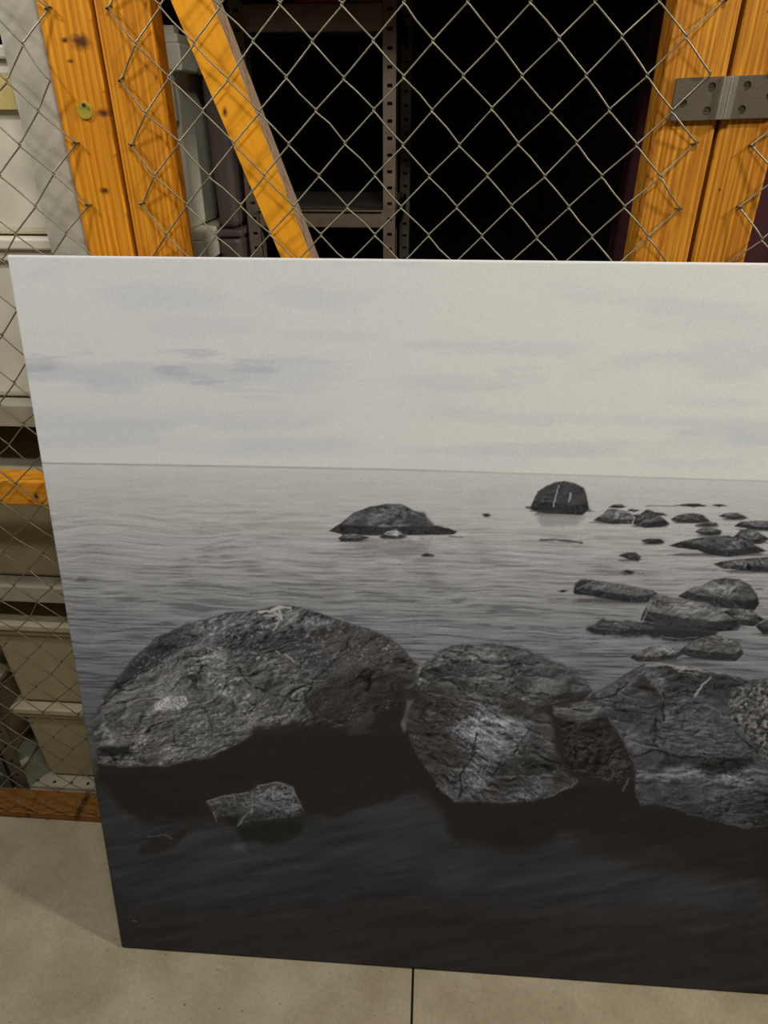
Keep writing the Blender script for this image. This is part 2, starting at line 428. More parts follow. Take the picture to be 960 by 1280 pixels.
for (hx, hz, hr) in HL+HR:
    bm = bmesh.new(); z = zc(hx, hz)
    cyl(bm, (hx, .0030, z), (hx, .0005, z), hr*.62, hr*.86, 20)
    # slot in the head
    o = link('screw', bm, M_screw); adopt(o, hinge)
    bm = bmesh.new(); box(bm, hx-hr*.6, hx+hr*.6, .00035, .0006, z-.0004, z+.0004)
    q = link('slot', bm, M_staple); q.parent = o
for xa, mm in ((.3300, M_chrome), (.3386, M_chrome)):
    bm = bmesh.new(); cyl(bm, (xa, -.0030, 1.4160+SL*(xa-.334)), (xa, -.0030, 1.4590+SL*(xa-.334)), .0043, None, 20)
    o = link('knuckle', bm, mm, smooth=False); adopt(o, hinge); o['label'] = 'polished rounded knuckle'

# ------------------------------------------------------------------ grey column
colm = boxo('steel_column', (-.541, -.484, .030, .0755, 0, TOP), M_grey, bev=.004)
tag(colm, 'pale grey steel column directly behind the fence, left of the knotty post', 'column')

# ------------------------------------------------------------------ left shelving and boxes
SH = [(.011, .002), (.616, .581), (.999, .962), (1.62, 1.585)]
def shelving(x0, x1, label):
    u = empty('shelving_unit', label, 'shelving', 'steel shelving units behind the fence', loc=(x0, .08, 0))
    for (zt, zb) in SH:
        bm = bmesh.new()
        box(bm, x0+.002, x1-.002, .082, .46, zt-.006, zt)
        box(bm, x0+.002, x1-.002, .0805, .0835, zb, zt-.0008)
        box(bm, x0+.002, x1-.002, .458, .461, zb, zt)
        if zt < .1:
            k = x0+.06
        o = link('shelf', bm, M_shelf); adopt(o, u)
        if zt < .1:
            bm = bmesh.new(); k = x0+.05
            while k < x1-.03:
                cyl(bm, (k, .095, zt-.0002), (k, .095, zt+.0006), .004, None, 10); k += .042
            o2 = link('hole', bm, M_dark); o2.parent = o
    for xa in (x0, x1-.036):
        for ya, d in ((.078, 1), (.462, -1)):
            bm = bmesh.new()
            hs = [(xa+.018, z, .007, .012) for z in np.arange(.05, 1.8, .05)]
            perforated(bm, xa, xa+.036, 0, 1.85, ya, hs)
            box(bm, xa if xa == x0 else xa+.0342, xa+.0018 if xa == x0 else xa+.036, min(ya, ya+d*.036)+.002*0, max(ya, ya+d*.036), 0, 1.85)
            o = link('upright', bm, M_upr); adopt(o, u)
    return u
shelving(-.975, -.504, 'grey perforated steel shelving behind the fence, stacked with beige boxes')
shelving(-1.45, -.98, 'second grey shelving unit at the extreme left edge, mostly in shade')
def bin_(x0, x1, y0, y1, z0, z1, mb, ml, label, rimh=.016, over=.014, name='storage_box', handle=False):
    t = empty(name, label, 'box', 'lidded plastic storage boxes behind the mesh', loc=((x0+x1)/2, (y0+y1)/2, z0))
    bm = bmesh.new(); box(bm, x0+over, x1-over, y0+over, y1-over, z0, z1-rimh*.5, bev=.012, seg=3, taper=.006)
    o = link('body', bm, mb, smooth=False); adopt(o, t)
    bm = bmesh.new(); box(bm, x0, x1, y0, y1, z1-rimh, z1, bev=.003, seg=2)
    o = link('lid', bm, ml); adopt(o, t)
    bm = bmesh.new(); box(bm, x0+over*.5, x1-over*.5, y0+over*.5, y1-over*.5, z1-rimh-.018, z1-rimh, bev=.003, seg=2)
    o = link('rim', bm, mb); adopt(o, t)
    return t
SX0, SX1 = -.925, -.515
bx = [(.0125, .262, 'beige storage box standing on the bottom shelf, lowest of the left stack'),
      (.264, .508, 'beige storage box stacked on the lowest box, below the middle shelf'),
      (.618, .862, 'beige storage box on the middle shelf, behind the pine rail'),
      (1.001, 1.262, 'pale storage box on the upper shelf beside the canvas corner'),
      (1.264, 1.502, 'pale storage box with a yellowed tape strip, on top of another pale box')]
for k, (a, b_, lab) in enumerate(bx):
    t = bin_(SX0, SX1, .092, .44, a, b_, M_box2 if k > 2 else M_box_shaded, M_box2 if k > 2 else M_lid, lab)
    if k == 4:
        bm = bmesh.new(); box(bm, -.86, -.577, .0995, .1055, 1.428, 1.478, bev=.001)
        o = link('tape', bm, M_tape); adopt(o, t); o['label'] = 'yellowed adhesive tape strip'
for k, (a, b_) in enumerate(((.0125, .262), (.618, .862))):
    bin_(-1.40, -1.0, .092, .44, a, b_, M_box_shaded, M_lid, ('shaded beige box beyond the shelf upright at the lower left edge', 'beige box on the middle shelf of the leftmost unit, cut by the frame edge')[k])

# ------------------------------------------------------------------ white bins behind the gate
zl = ['white tall bin on the floor at the bottom of the stack behind the left stile', 'white bin second from the floor in the stack behind the stile',
      'white bin third from the floor in the stack behind the stile', 'white lidded bin just below the topmost one, behind the left stile', 'white bin topmost of the stack, seen between the left stile and the brace']
zz = [(.0, .303), (.305, .607), (.609, .912), (.914, 1.217), (1.219, 1.546)]
for k in range(5):
    a, b_ = zz[k]
    X1 = -.462
    t = bin_(-.72, X1, .475, .72, a, b_, M_white, M_white, zl[k], rimh=.014, over=.02, name='stacking_bin')
    t['group'] = 'white bins stacked behind the gate'
    bm = bmesh.new(); box(bm, -.71, X1+.003, .471, .63, b_-.056, b_-.0145, bev=.003)          # deep skirt
    o = link('skirt', bm, M_white); adopt(o, t)
    bm = bmesh.new(); box(bm, X1-.034, X1-.020, .4725, .492, b_-.135, b_-.052, bev=.002)
    o = link('clip', bm, M_white); adopt(o, t)
    if k == 4:
        bm = bmesh.new(); box(bm, X1-.035, X1-.01, .49, .52, b_-.002, b_+.013, bev=.002)
        o = link('catch', bm, M_white); adopt(o, t)
for k, (a, b_) in enumerate([(.0, .39), (.392, .80), (.802, 1.212), (1.214, 1.50)]):
    t = empty('taupe_tub', ['taupe plastic tub on the floor beside the white bins', 'taupe plastic tub second from the floor beside the white bins', 'taupe plastic tub under the topmost tub, just above the canvas edge', 'taupe plastic tub topmost, right of the white bin and behind the brace'][k], 'tub', 'taupe tubs beside the white bins', loc=(-.43, .64, a))
    bm = bmesh.new(); box(bm, -.4565, -.408, .56, .74, a, b_-.012, bev=.014, seg=4, taper=.004); o = link('body', bm, M_taupe); adopt(o, t)
    bm = bmesh.new(); box(bm, -.4575, -.404, .555, .745, b_-.014, b_, bev=.004); o = link('rim', bm, M_taupe); adopt(o, t)

# ------------------------------------------------------------------ dark rack
rack = empty('storage_rack', 'brown perforated steel rack standing in the dark behind the mesh', 'rack', loc=(-.22, .75, 0))
def rp(o): adopt(o, rack); return o
for xa, ya in ((-.108, .60), (-.3985, .60), (-.092, 1.0), (-.560, 1.0)):
    bm = bmesh.new()
    hs = []
    for z in np.arange(.03, 1.9, .030): hs.append((xa+.0135, z, .010, .006))
    for z in np.arange(.045, 1.9, .09): pass
    perforated(bm, xa, xa+.027, 0, 1.9, ya, hs, .0016)
    box(bm, xa+.0255, xa+.027, ya, ya+.035, 0, 1.9)
    rp(link('upright', bm, M_rack))
for zt, zb in ((1.598, 1.556), (1.248, 1.213), (.70, .665), (.22, .185)):
    bm = bmesh.new()
    box(bm, -.373, -.108, .596, .612, zb, zt, bev=.002)
    box(bm, -.3735, -.108, .590, .614, zt-.003, zt, bev=.001)
    rp(link('beam', bm, M_rack))
    bm = bmesh.new(); box(bm, -.38, -.085, .615, 1.0, zt-.014, zt-.001)
    rp(link('deck', bm, M_deck))
    bm = bmesh.new()
    for k in range(2):
        box(bm, -.0795, -.076, .60, 1.02, zb, zt-.004)
    rp(link('side_rail', bm, M_rack))
bm = bmesh.new(); box(bm, -.272, -.176, .600, .70, 1.5995, 1.66, bev=.002)
rb = link('red_carton', bm, M_redbox); tag(rb, 'red printed carton lying on the top deck of the dark rack', 'carton')
bm = bmesh.new()
for k in range(5): box(bm, -.246+k*.008, -.241+k*.008, .5990, .6005, 1.604, 1.614)
q = link('print', bm, M_paint, rb); q['label'] = 'small pale red print on the carton edge'
bm = bmesh.new(); box(bm, -.173, -.112, .605, .72, 1.5995, 1.65, bev=.002)
tag(link('brown_carton', bm, M_card), 'plain brown carton beside the red one on the dark rack', 'carton')
# thin hanging cords near the brace
for k, (x, lab) in enumerate(((-.415, 'thin pale vertical cord hanging left in the dark behind the brace'), (-.400, 'thin pale vertical cord hanging right of its twin behind the brace'))):
    bm = bmesh.new(); tube(bm, [(x, .60+.0, 1.93), (x+.002, .60, 1.6), (x, .60, 1.1)], .0009, 6)
    tag(link('cord', bm, M_rack, smooth=True), lab, 'cord')

# ------------------------------------------------------------------ maroon cloth
def cloth(x0, x1, y, z0, z1, seed, label, amp):
    bm = bmesh.new(); nx, nz = 60, 26; rr = random.Random(seed); ph = [rr.uniform(0, 6) for _ in range(4)]
    g = []
    for j in range(nz+1):
        row = []
        z = z0+(z1-z0)*j/nz
        for i in range(nx+1):
            u = i/nx; x = x0+(x1-x0)*u
            yy = y+amp*(math.sin(x*46+ph[0])+.5*math.sin(x*97+ph[1]+z*1.5)+.25*math.sin(z*7+x*20+ph[2]))
            row.append(bm.verts.new((x+.008*math.sin(z*5+ph[3])*(1-u), yy, z)))
        g.append(row)
    for j in range(nz):
        for i in range(nx): bm.faces.new((g[j][i], g[j][i+1], g[j+1][i+1], g[j+1][i]))
    o = link('hanging_cloth', bm, M_cloth, smooth=True)
    md = o.modifiers.new('thick', 'SOLIDIFY'); md.thickness = .003
    return tag(o, label, 'cloth')
cloth(.355, 1.25, .50, .25, 1.90, 5, 'dark maroon cloth hanging in the cage behind the right stile and post', .012)

# ------------------------------------------------------------------ the canvas print
# canvas plane (front): bottom-left corner C0, u to the right, v up the leaning face
CT = .020
CXL, CYB = -.569, -.265
LEAN = 0.1835
T_ = LEAN
vdir = Vector((0, math.sin(T_), math.cos(T_))); ndir = Vector((0, -math.cos(T_), math.sin(T_)))
C0 = Vector((CXL, CYB, CT*math.sin(T_)+.0005))
CHH, CWW = 1.278, 1.80
def to_px(P):     # where a point of the print sits in the tracing of the picture (used once to turn traced outlines into canvas metres)
    d = P-CAM; z = d@FW
    return 480+F*(d@RT)/z, 640-F*(d@UP)/z
us = np.concatenate([np.arange(0, 1.26, .0015), np.arange(1.26, CWW+.001, .02)]); us[-1] = CWW
vv = np.linspace(0, CHH, 852)
U, V = np.meshgrid(us, vv)
C0n, vn = np.array(C0), np.array(vdir)
dx = C0n[0]+U-CAM[0]; dy = C0n[1]+V*vn[1]-CAM[1]; dz = C0n[2]+V*vn[2]-CAM[2]
zz_ = dx*FW[0]+dy*FW[1]+dz*FW[2]
PX = 480+F*(dx*RT[0]+dy*RT[1]+dz*RT[2])/zz_
PY = 640-F*(dx*UP[0]+dy*UP[1]+dz*UP[2])/zz_

#PAINT_BEGIN
TAB = np.random.RandomState(11).rand(512, 512)
def vnoise(x, y, s=0):
    x = x+s*37.7; y = y+s*91.3
    xi = np.floor(x).astype(np.int64); yi = np.floor(y).astype(np.int64); fx = x-xi; fy = y-yi
    fx = fx*fx*(3-2*fx); fy = fy*fy*(3-2*fy)
    a = TAB[yi % 512, xi % 512]; b = TAB[yi % 512, (xi+1) % 512]; c = TAB[(yi+1) % 512, xi % 512]; d = TAB[(yi+1) % 512, (xi+1) % 512]
    return (a*(1-fx)+b*fx)*(1-fy)+(c*(1-fx)+d*fx)*fy
def fbm(x, y, o=4, s=0, g=.5):
    t = 0; a = 1; n = 0
    for k in range(o): t = t+a*vnoise(x*2**k, y*2**k, s+k*3); n += a; a *= g
    return t/n
def sm(a, b, x): t = np.clip((x-a)/(b-a), 0, 1); return t*t*(3-2*t)
def crop(x0, x1, y0, y1):
    m = (PX > x0) & (PX < x1) & (PY > y0) & (PY < y1)
    r = np.where(m.any(1))[0]; c = np.where(m.any(0))[0]
    if len(r) == 0 or len(c) == 0: return None
    return slice(r[0], r[-1]+1), slice(c[0], c[-1]+1)
def sdf(P, X, Y):
    P = np.array(P, float); d = np.full(X.shape, 1e9); ins = np.zeros(X.shape, bool)
    for (x1, y1), (x2, y2) in zip(P, np.roll(P, -1, 0)):
        ex, ey = x2-x1, y2-y1; t = np.clip(((X-x1)*ex+(Y-y1)*ey)/(ex*ex+ey*ey+1e-9), 0, 1)
        d = np.minimum(d, (X-x1-t*ex)**2+(Y-y1-t*ey)**2)
        if abs(ey) > 1e-9: ins ^= ((y1 > Y) != (y2 > Y)) & (X < (x2-x1)*(Y-y1)/ey+x1)
    d = np.sqrt(d); return np.where(ins, -d, d)
def pl(P, X, Y):
    P = np.array(P, float); d = np.full(X.shape, 1e9)
    for (x1, y1), (x2, y2) in zip(P[:-1], P[1:]):
        ex, ey = x2-x1, y2-y1; t = np.clip(((X-x1)*ex+(Y-y1)*ey)/(ex*ex+ey*ey+1e-9), 0, 1)
        d = np.minimum(d, (X-x1-t*ex)**2+(Y-y1-t*ey)**2)
    return np.sqrt(d)
IMG = np.zeros(PX.shape+(3,))
def zt(z, P):
    ox, oy, s = z; return [(ox+x*s, oy+y*s) for x, y in P]
ZA = (100, 740, .45833); ZB = (500, 780, .29167); ZC = (720, 800, .25); ZD = (660, 580, .3125); ZE = (380, 560, .3125)
def put(sl, col, a):
    IMG[sl] = IMG[sl]*(1-a[..., None])+np.array(col)*a[..., None]
def patch(z, P, val, soft=6., alpha=1., rough=2., s=0, tint=(0, 0, 0), ns=.12):
    """a soft-edged tone of the photographic print, val in 0..255"""
    P = zt(z, P); a = np.array(P); pad = soft*2+rough*2+4
    sl = crop(a[:, 0].min()-pad, a[:, 0].max()+pad, a[:, 1].min()-pad, a[:, 1].max()+pad)
    if sl is None: return
    X, Y = PX[sl], PY[sl]
    n = (fbm(X*ns, Y*ns, 3, s+5)-.5)*2*rough
    d = sdf(P, X+n, Y+(fbm(X*ns, Y*ns, 3, s+9)-.5)*2*rough)
    m = 1-sm(-soft, soft, d)
    put(sl, (val+tint[0], val+tint[1], val+tint[2]), m*alpha)
def stroke(z, P, val, wd=1.2, alpha=.8, wob=1.5, s=0, tint=(0, 0, 0), brk=0.):
    P = zt(z, P); a = np.array(P); pad = wd*2+wob*2+4
    sl = crop(a[:, 0].min()-pad, a[:, 0].max()+pad, a[:, 1].min()-pad, a[:, 1].max()+pad)
    if sl is None: return
    X, Y = PX[sl], PY[sl]
    d = pl(P, X+(fbm(X*.15, Y*.15, 2, s+2)-.5)*2*wob, Y+(fbm(X*.15, Y*.15, 2, s+4)-.5)*2*wob)
    w_ = wd*(.5+vnoise(X*.12, Y*.12, s+8))
    m = 1-sm(w_*.4, w_*1.3, d)
    if brk: m = m*sm(brk-.15, brk+.15, vnoise(X*.3, Y*.3, s+6))
    put(sl, (val+tint[0], val+tint[1], val+tint[2]), m*alpha)
def mod(z, P, seed=0, amp=30., sc=.06, soft=5., stretch=1., ang=0., speck=0., pw=1.):
    """rocky relief inside an outline: embossed multi-scale noise, fine mottling, pale specks"""
    P = zt(z, P); a = np.array(P)
    sl = crop(a[:, 0].min()-3, a[:, 0].max()+3, a[:, 1].min()-3, a[:, 1].max()+3)
    if sl is None: return
    X, Y = PX[sl], PY[sl]; m = 1-sm(-soft, 0, sdf(P, X, Y))
    c, s = math.cos(ang), math.sin(ang); A = (X*c+Y*s)/stretch; B = (-X*s+Y*c)
    wx = (fbm(A*sc*.5, B*sc*.5, 3, seed+1)-.5)*34; wy = (fbm(A*sc*.5, B*sc*.5, 3, seed+2)-.5)*34
    def H(d):
        AA, BB = A+wx+d, B+wy+d*1.4
        f = fbm(AA*sc*.55, BB*sc*.8, 3, seed, .5)
        r = np.abs(2*fbm(AA*sc*.45, BB*sc*.75, 4, seed+25, .55)-1)
        return f*1.0-.55*np.clip(.16-r, 0, 1)*3.0
    e = (H(0)-H(-2.2))*7.5
    e = np.clip(e, -1.5, 1.9)
    e2 = (fbm(A*.16+wx*.1, B*.24+wy*.1, 3, seed+15, .65)-fbm((A-1)*.16+wx*.1, (B-1.4)*.24+wy*.1, 3, seed+15, .65))*4.6
    big = (fbm(A*sc*.45, B*sc*.45, 3, seed+40)-.5)*1.5
    mid = (fbm(A*.10, B*.16, 4, seed+50, .7)-.5)*2.4
    fine = (vnoise(X*.55+Y*.25, Y*.55-X*.25, seed+60)-.5)*.9+(vnoise(X*.27-Y*.19, Y*.27+X*.19, seed+61)-.5)*.9
    lum = IMG[sl].mean(-1)
    k = sm(.35, .65, fbm(X*.02, Y*.02, 2, seed+66))
    g = (e*.5+e2*(.25+.5*k)+big*.8+mid*(.4+.4*k)+fine*(.45+.3*k))*amp*np.clip((lum-16)/55, .12, 1.5)**pw
    if speck:
        q = sm(.62, .80, .5*vnoise(X*.38+Y*.17, Y*.38-X*.17, seed+70)+.5*vnoise(X*.21-Y*.33, Y*.23+X*.30, seed+73))*sm(.40, .62, fbm(X*.035, Y*.035, 3, seed+71)); g = g+q*speck
    for kk in (80, 95):
        cr = sm(.965, .995, 1-np.abs(2*fbm((A+wx)*sc*.42, (B+wy)*sc*.8, 3, seed+kk)-1))*sm(.45, .62, fbm(X*.025, Y*.025, 2, seed+kk+3))
        g = g-cr*lum*.5
    IMG[sl] += ((g+lum*.17)*m)[..., None]*np.array([.98, 1., 1.02])

# --- sky
hor = np.interp(PX, [0, 60, 240, 480, 720, 960, 1400], [577.5, 579, 582, 586.5, 594, 601.5, 617])
t = PY-hor
base = np.zeros(PX.shape+(3,))
warm = sm(100, 800, PX)
sky = np.stack([199+5*warm, 198+4*warm, 193+0*warm], -1)
cl = sm(.46, .66, fbm(PX*.006+PY*.001, PY*.026, 5, 3, .55)); band = sm(-280, -200, t)*(1-sm(-60, -20, t))*.6+.3
big = sm(.44, .62, fbm(PX*.0035, PY*.012, 3, 17))
grain = (vnoise(PX*.8, PY*.8, 1)-.5)
left = 1-sm(450, 800, PX)
sky += -(cl*big*band*(.5+.5*left))[..., None]*np.array([19, 15, 8])
st = sm(.60, .74, fbm(PX*.010+.3*vnoise(PX*.02, PY*.02, 9), PY*.09, 4, 8))*sm(-170, -140, t)*(1-sm(-95, -80, t))*left
sky += -st[..., None]*np.array([15, 14, 9])
lowb = sm(-85, -50, t)*(1-sm(-28, -8, t))*sm(.4, .6, fbm(PX*.008, PY*.05, 3, 33)); sky += -lowb[..., None]*np.array([9, 7, 3])
sky += (grain*7)[..., None]
# --- water
tt = np.clip(t, 0, None)
yv = np.interp(tt, [0, 12, 45, 80, 120, 170, 215, 260, 300, 380, 440, 600, 700], [186, 181, 172, 161, 148, 130, 118, 104, 92, 66, 54, 44, 40])
sx = .022/(1+tt*.006); sy = .55/(1+tt*.020)
wx = (fbm(PX*.01, PY*.02, 3, 44)-.5)
rip = fbm(PX*.030, PY*.42+wx*3+PX*.006, 3, 50)*.5*(1-sm(60, 240, tt))+fbm(PX*.014, PY*.30+wx*4-PX*.004, 4, 52, .62)*(.35+.5*sm(40, 230, tt))+fbm(PX*.05, PY*.6, 2, 58)*.3
rn = rip/(.5*(1-sm(60, 240, tt))+.35+.5*sm(40, 230, tt)+.3)-.5
rn = rn*.8+(fbm(PX*.028+wx*2, PY*.55+wx*6-PX*.01, 2, 63, .6)-.5)*1.1*sm(20, 90, tt)*(1-sm(300, 420, tt))
ra = np.interp(tt, [0, 30, 120, 250, 400, 600], [20, 30, 44, 46, 18, 12])
dk = .6*sm(.12, .26, -rn)*np.interp(tt, [0, 60, 200, 330, 420], [3, 10, 26, 14, 0])
wat = yv+rn*ra-dk+(grain*9)*np.interp(tt, [0, 250, 420], [1, .8, .35])
tw = sm(0, 240, tt)*(1-sm(300, 400, tt))
W3 = np.stack([wat+3-3*tw, wat+2-1*tw, wat-3+6*tw], -1)
left2 = sm(-60, 0, t)
IMG[:] = np.where((t > 0)[..., None], W3, sky)
hl = np.exp(-(t/1.0)**2); IMG -= (hl*np.interp(PX, [0, 300, 900], [48, 42, 22]))[..., None]

ID = (0, 0, 1.)
# --- grey cloud streaks of the sky
for (x0, x1, y0, y1, a) in ((110, 300, 352, 392, .5), (170, 330, 392, 425, .4), (330, 470, 352, 392, .45), (60, 170, 462, 476, .6), (190, 255, 468, 478, .6), (280, 440, 440, 492, .55), (60, 190, 484, 493, .5), (230, 400, 486, 491, .5), (500, 760, 424, 446, .45), (480, 620, 466, 490, .4), (820, 960, 495, 512, .35),
                            (340, 480, 410, 430, .35), (60, 240, 520, 542, .5), (180, 420, 545, 572, .35), (560, 860, 515, 530, .3), (700, 960, 372, 384, .2)):
    sl = crop(x0-40, x1+40, y0-16, y1+16)
    X, Y = PX[sl], PY[sl]
    q = ((X-(x0+x1)/2)/(x1-x0)*2)**2+((Y-(X-(x0+x1)/2)*.03-(y0+y1)/2)/(y1-y0)*2)**2
    f = fbm(X*.016+Y*.02, Y*.10, 4, int(x0)+3, .6); f2 = vnoise(X*.7, Y*.7, 5)
    m = (1-sm(.1, 1.3, q+(f-.5)*1.6))*a*(.6+.6*f)
    put(sl, (184, 187, 189), np.clip(m, 0, 1)); IMG[sl] += (m*(f2-.5)*16)[..., None]
# --- near dark water
patch(ID, [(90, 985), (130, 960), (300, 950), (520, 850), (560, 900), (1400, 900), (1500, 1400), (60, 1400)], 38, 14, 1, 6, tint=(4, 0, 1))
# blue-grey sheen areas between the reflections
for P, v, a in (([(110, 985), (128, 978), (170, 1020), (270, 1035), (330, 1040), (430, 1010), (520, 985), (545, 1010), (570, 1045), (640, 1062), (700, 1040), (730, 1060), (800, 1085), (960, 1105), (960, 1140), (760, 1130), (520, 1110), (300, 1130), (140, 1125)], 53, .8),
                ([(128, 1100), (300, 1120), (560, 1100), (960, 1150), (960, 1170), (500, 1140), (140, 1160)], 47, .5)):
    patch(ID, P, v, 12, a, 9, 3, tint=(-3, 0, 2), ns=.04)
# --- mirrored darkness under the big boulders
patch(ZA, [(45, 465), (240, 470), (350, 450), (470, 380), (720, 380), (890, 370), (955, 470), (965, 530), (900, 548), (800, 580), (700, 612), (600, 600), (420, 600), (300, 612), (170, 622), (110, 580), (60, 520)], 33, 4, 1, 6, 8, tint=(4, 0, 1), ns=.06)
patch(ZB, [(0, 440), (60, 560), (160, 680), (100, 700), (180, 800), (200, 880), (260, 930), (400, 945), (520, 955), (640, 930), (690, 890), (770, 870), (960, 900), (960, 600), (400, 600)], 32, 6, 1, 7, 9, tint=(3, 0, 0), ns=.06)
patch(ID, [(730, 960), (760, 1010), (800, 1040), (830, 1060), (870, 1080), (960, 1100), (1200, 1120), (1200, 950), (960, 950)], 33, 8, 1, 8, 10, tint=(3, 0, 0), ns=.05)

# --- boulder A (left)
A = [(30, 345), (62, 298), (100, 240), (150, 178), (205, 128), (290, 88), (400, 58), (490, 47), (560, 35), (610, 42), (665, 62), (740, 86), (800, 105), (850, 130), (890, 165), (922, 200), (912, 255), (890, 290), (886, 330), (880, 375), (800, 383), (735, 392), (690, 372), (600, 366), (480, 385), (440, 412), (340, 455), (240, 474), (120, 478), (48, 470), (40, 420)]
patch(ZA, A, 66, 1.2, 1, 1.8, 1)
patch(ZA, [(60, 290), (150, 185), (210, 135), (300, 95), (330, 110), (250, 190), (150, 240), (70, 310)], 52, 5, .8, 3, 2)
patch(ZA, [(150, 180), (215, 135), (270, 160), (200, 215), (130, 240), (90, 260)], 40, 4, .75, 3, 12)
patch(ZA, [(70, 300), (180, 215), (300, 150), (380, 150), (420, 250), (500, 320), (600, 345), (480, 370), (330, 440), (230, 465), (60, 440), (50, 380)], 86, 9, .9, 5, 3)
patch(ZA, [(380, 160), (540, 165), (600, 190), (640, 250), (590, 320), (480, 320), (420, 250)], 86, 10, .6, 5, 4)
patch(ZA, [(290, 90), (420, 62), (560, 45), (640, 60), (700, 90), (640, 110), (480, 95), (380, 110), (260, 130)], 82, 7, .7, 4, 5)
patch(ZA, [(400, 110), (640, 110), (760, 115), (700, 200), (620, 240), (560, 180), (440, 160)], 56, 9, .7, 5, 6)
patch(ZA, [(700, 90), (830, 120), (915, 200), (870, 235), (790, 205), (700, 190), (640, 130)], 60, 7, .9, 4, 7, tint=(2, 0, 0))
patch(ZA, [(740, 205), (800, 210), (880, 235), (905, 235), (888, 375), (800, 380), (730, 388), (630, 365), (615, 280), (660, 240)], 43, 5, .95, 4, 8, tint=(3, 1, 0))
patch(ZA, [(800, 300), (880, 240), (885, 375), (790, 380)], 32, 6, .9, 4, 9, tint=(3, 0, 0))
patch(ZA, [(50, 425), (130, 422), (150, 445), (60, 445)], 30, 3, .9, 2, 10)
patch(ZA, [(470, 385), (600, 366), (690, 372), (560, 440), (420, 450)], 36, 7, .7, 4, 11)
patch(ZA, [(130, 300), (105, 345), (130, 370), (80, 380), (70, 350)], 48, 4, .7, 3, 13)
patch(ZA, [(330, 260), (440, 320), (430, 400), (280, 440), (200, 380), (250, 330)], 58, 10, .6, 6, 14)
mod(ZA, A, 3, 31, .052, 2, 1.5, -.25, 42)
patch(ZA, [(640, 260), (720, 235), (740, 290), (700, 360), (640, 350), (618, 300)], 50, 5, .45, 4, 15)
patch(ZA, [(470, 372), (600, 352), (740, 372), (800, 340), (892, 300), (892, 392), (470, 402)], 34, 7, .8, 6, 17, tint=(3, 0, 0))
patch(ZA, [(745, 350), (790, 320), (805, 345), (770, 378), (735, 388)], 58, 3, .6, 3, 18, tint=(4, 2, 0))
patch(ZA, [(205, 305), (240, 283), (285, 285), (298, 305), (270, 322), (205, 322)], 135, 2., .7, 4.5, 16, tint=(0, 0, -2), ns=.35)
mod(ZA, [(200, 305), (240, 280), (290, 283), (300, 305), (270, 325), (203, 325)], 5, 30, .3, 2, 1, 0, 40)
for P, v, w_ in (([(488, 55), (520, 52), (545, 40), (575, 42)], 178, 2.2), ([(530, 55), (548, 70), (540, 85), (528, 103)], 168, 1.4), ([(545, 50), (552, 75)], 172, 1.8), ([(500, 66), (540, 62)], 160, 1.4),
                 ([(345, 152), (372, 162), (398, 190)], 140, 1.0), ([(560, 170), (585, 190)], 150, .9), ([(535, 160), (545, 168)], 165, 1.), ([(425, 232), (430, 242)], 165, 1.1)):
    stroke(ZA, P, v, w_, .85, 1.2, 2, tint=(2, 2, -8))
for P in ([(60, 300), (130, 250), (210, 205), (290, 160)], [(70, 370), (62, 330), (100, 280)], [(55, 460), (120, 462), (200, 470)]):
    stroke(ZA, P, 125, 1.0, .6, 3, 5, brk=.4)
for P in ([(215, 130), (250, 165), (180, 215), (90, 265)], [(420, 190), (470, 260), (560, 290), (620, 300)], [(640, 245), (615, 285), (640, 350)], [(300, 280), (350, 330), (360, 400)], [(760, 90), (700, 180), (640, 240)], [(830, 215), (905, 245)]):
    stroke(ZA, P, 30, 1.1, .7, 4, 7, brk=.3)

# --- small wet rock in front of A
patch(ZA, [(350, 600), (610, 612), (600, 660), (540, 688), (440, 680), (420, 640)], 30, 5, .9, 4, 3)
B1 = [(345, 572), (395, 556), (460, 548), (485, 528), (540, 518), (580, 530), (600, 570), (615, 610), (560, 618), (470, 625), (430, 635), (440, 605), (370, 615)]
patch(ZA, B1, 62, 1.5, 1, 2, 4); patch(ZA, [(470, 540), (540, 522), (585, 540), (600, 600), (480, 610)], 76, 4, .8, 3, 5, tint=(-2, 0, 3))
patch(ZA, [(430, 600), (500, 590), (560, 605), (615, 600), (610, 625), (430, 640)], 42, 4, .75, 3, 6)
patch(ZA, [(360, 585), (440, 570), (450, 600), (420, 615), (370, 612)], 44, 3, .7, 3, 7)
mod(ZA, B1, 9, 26, .13, 1, 1, .6, 10)
for P in ([(345, 572), (395, 556), (460, 548)], [(470, 545), (467, 610)], [(485, 528), (540, 520), (580, 532), (600, 580)], [(500, 575), (545, 590), (590, 580)], [(430, 640), (455, 605), (470, 600)], [(365, 600), (372, 625)], [(470, 560), (530, 545)]):
    stroke(ZA, P, 128, .9, .7, 1.5, 3)
patch(ZA, [(155, 705), (200, 670), (250, 675), (270, 650), (300, 648), (265, 690), (210, 715), (160, 718)], 34, 2.5, .9, 3, 6, tint=(3, 0, 0))
stroke(ZA, [(185, 668), (230, 662), (250, 672)], 84, 1, .6, 2, 4)
patch(ZA, [(415, 690), (450, 690), (460, 712), (425, 712)], 78, 4, .5, 3, 8, tint=(-3, 0, 5))

patch(ZB, [(60, 280), (560, 340), (640, 345), (820, 288), (790, 325), (900, 360), (900, 470), (700, 460), (560, 420), (300, 300)], 42, 2, 1, 2, 4, tint=(2, 0, 0))
# --- gap of bright water between boulders
patch(ZB, [(30, 325), (75, 320), (62, 370), (40, 440), (15, 465), (0, 430), (20, 390)], 92, 2.2, 1, 1, 5, tint=(-2, 0, 2))
patch(ZB, [(40, 300), (75, 310), (70, 325), (30, 322)], 50, 2, .9, 1, 6)
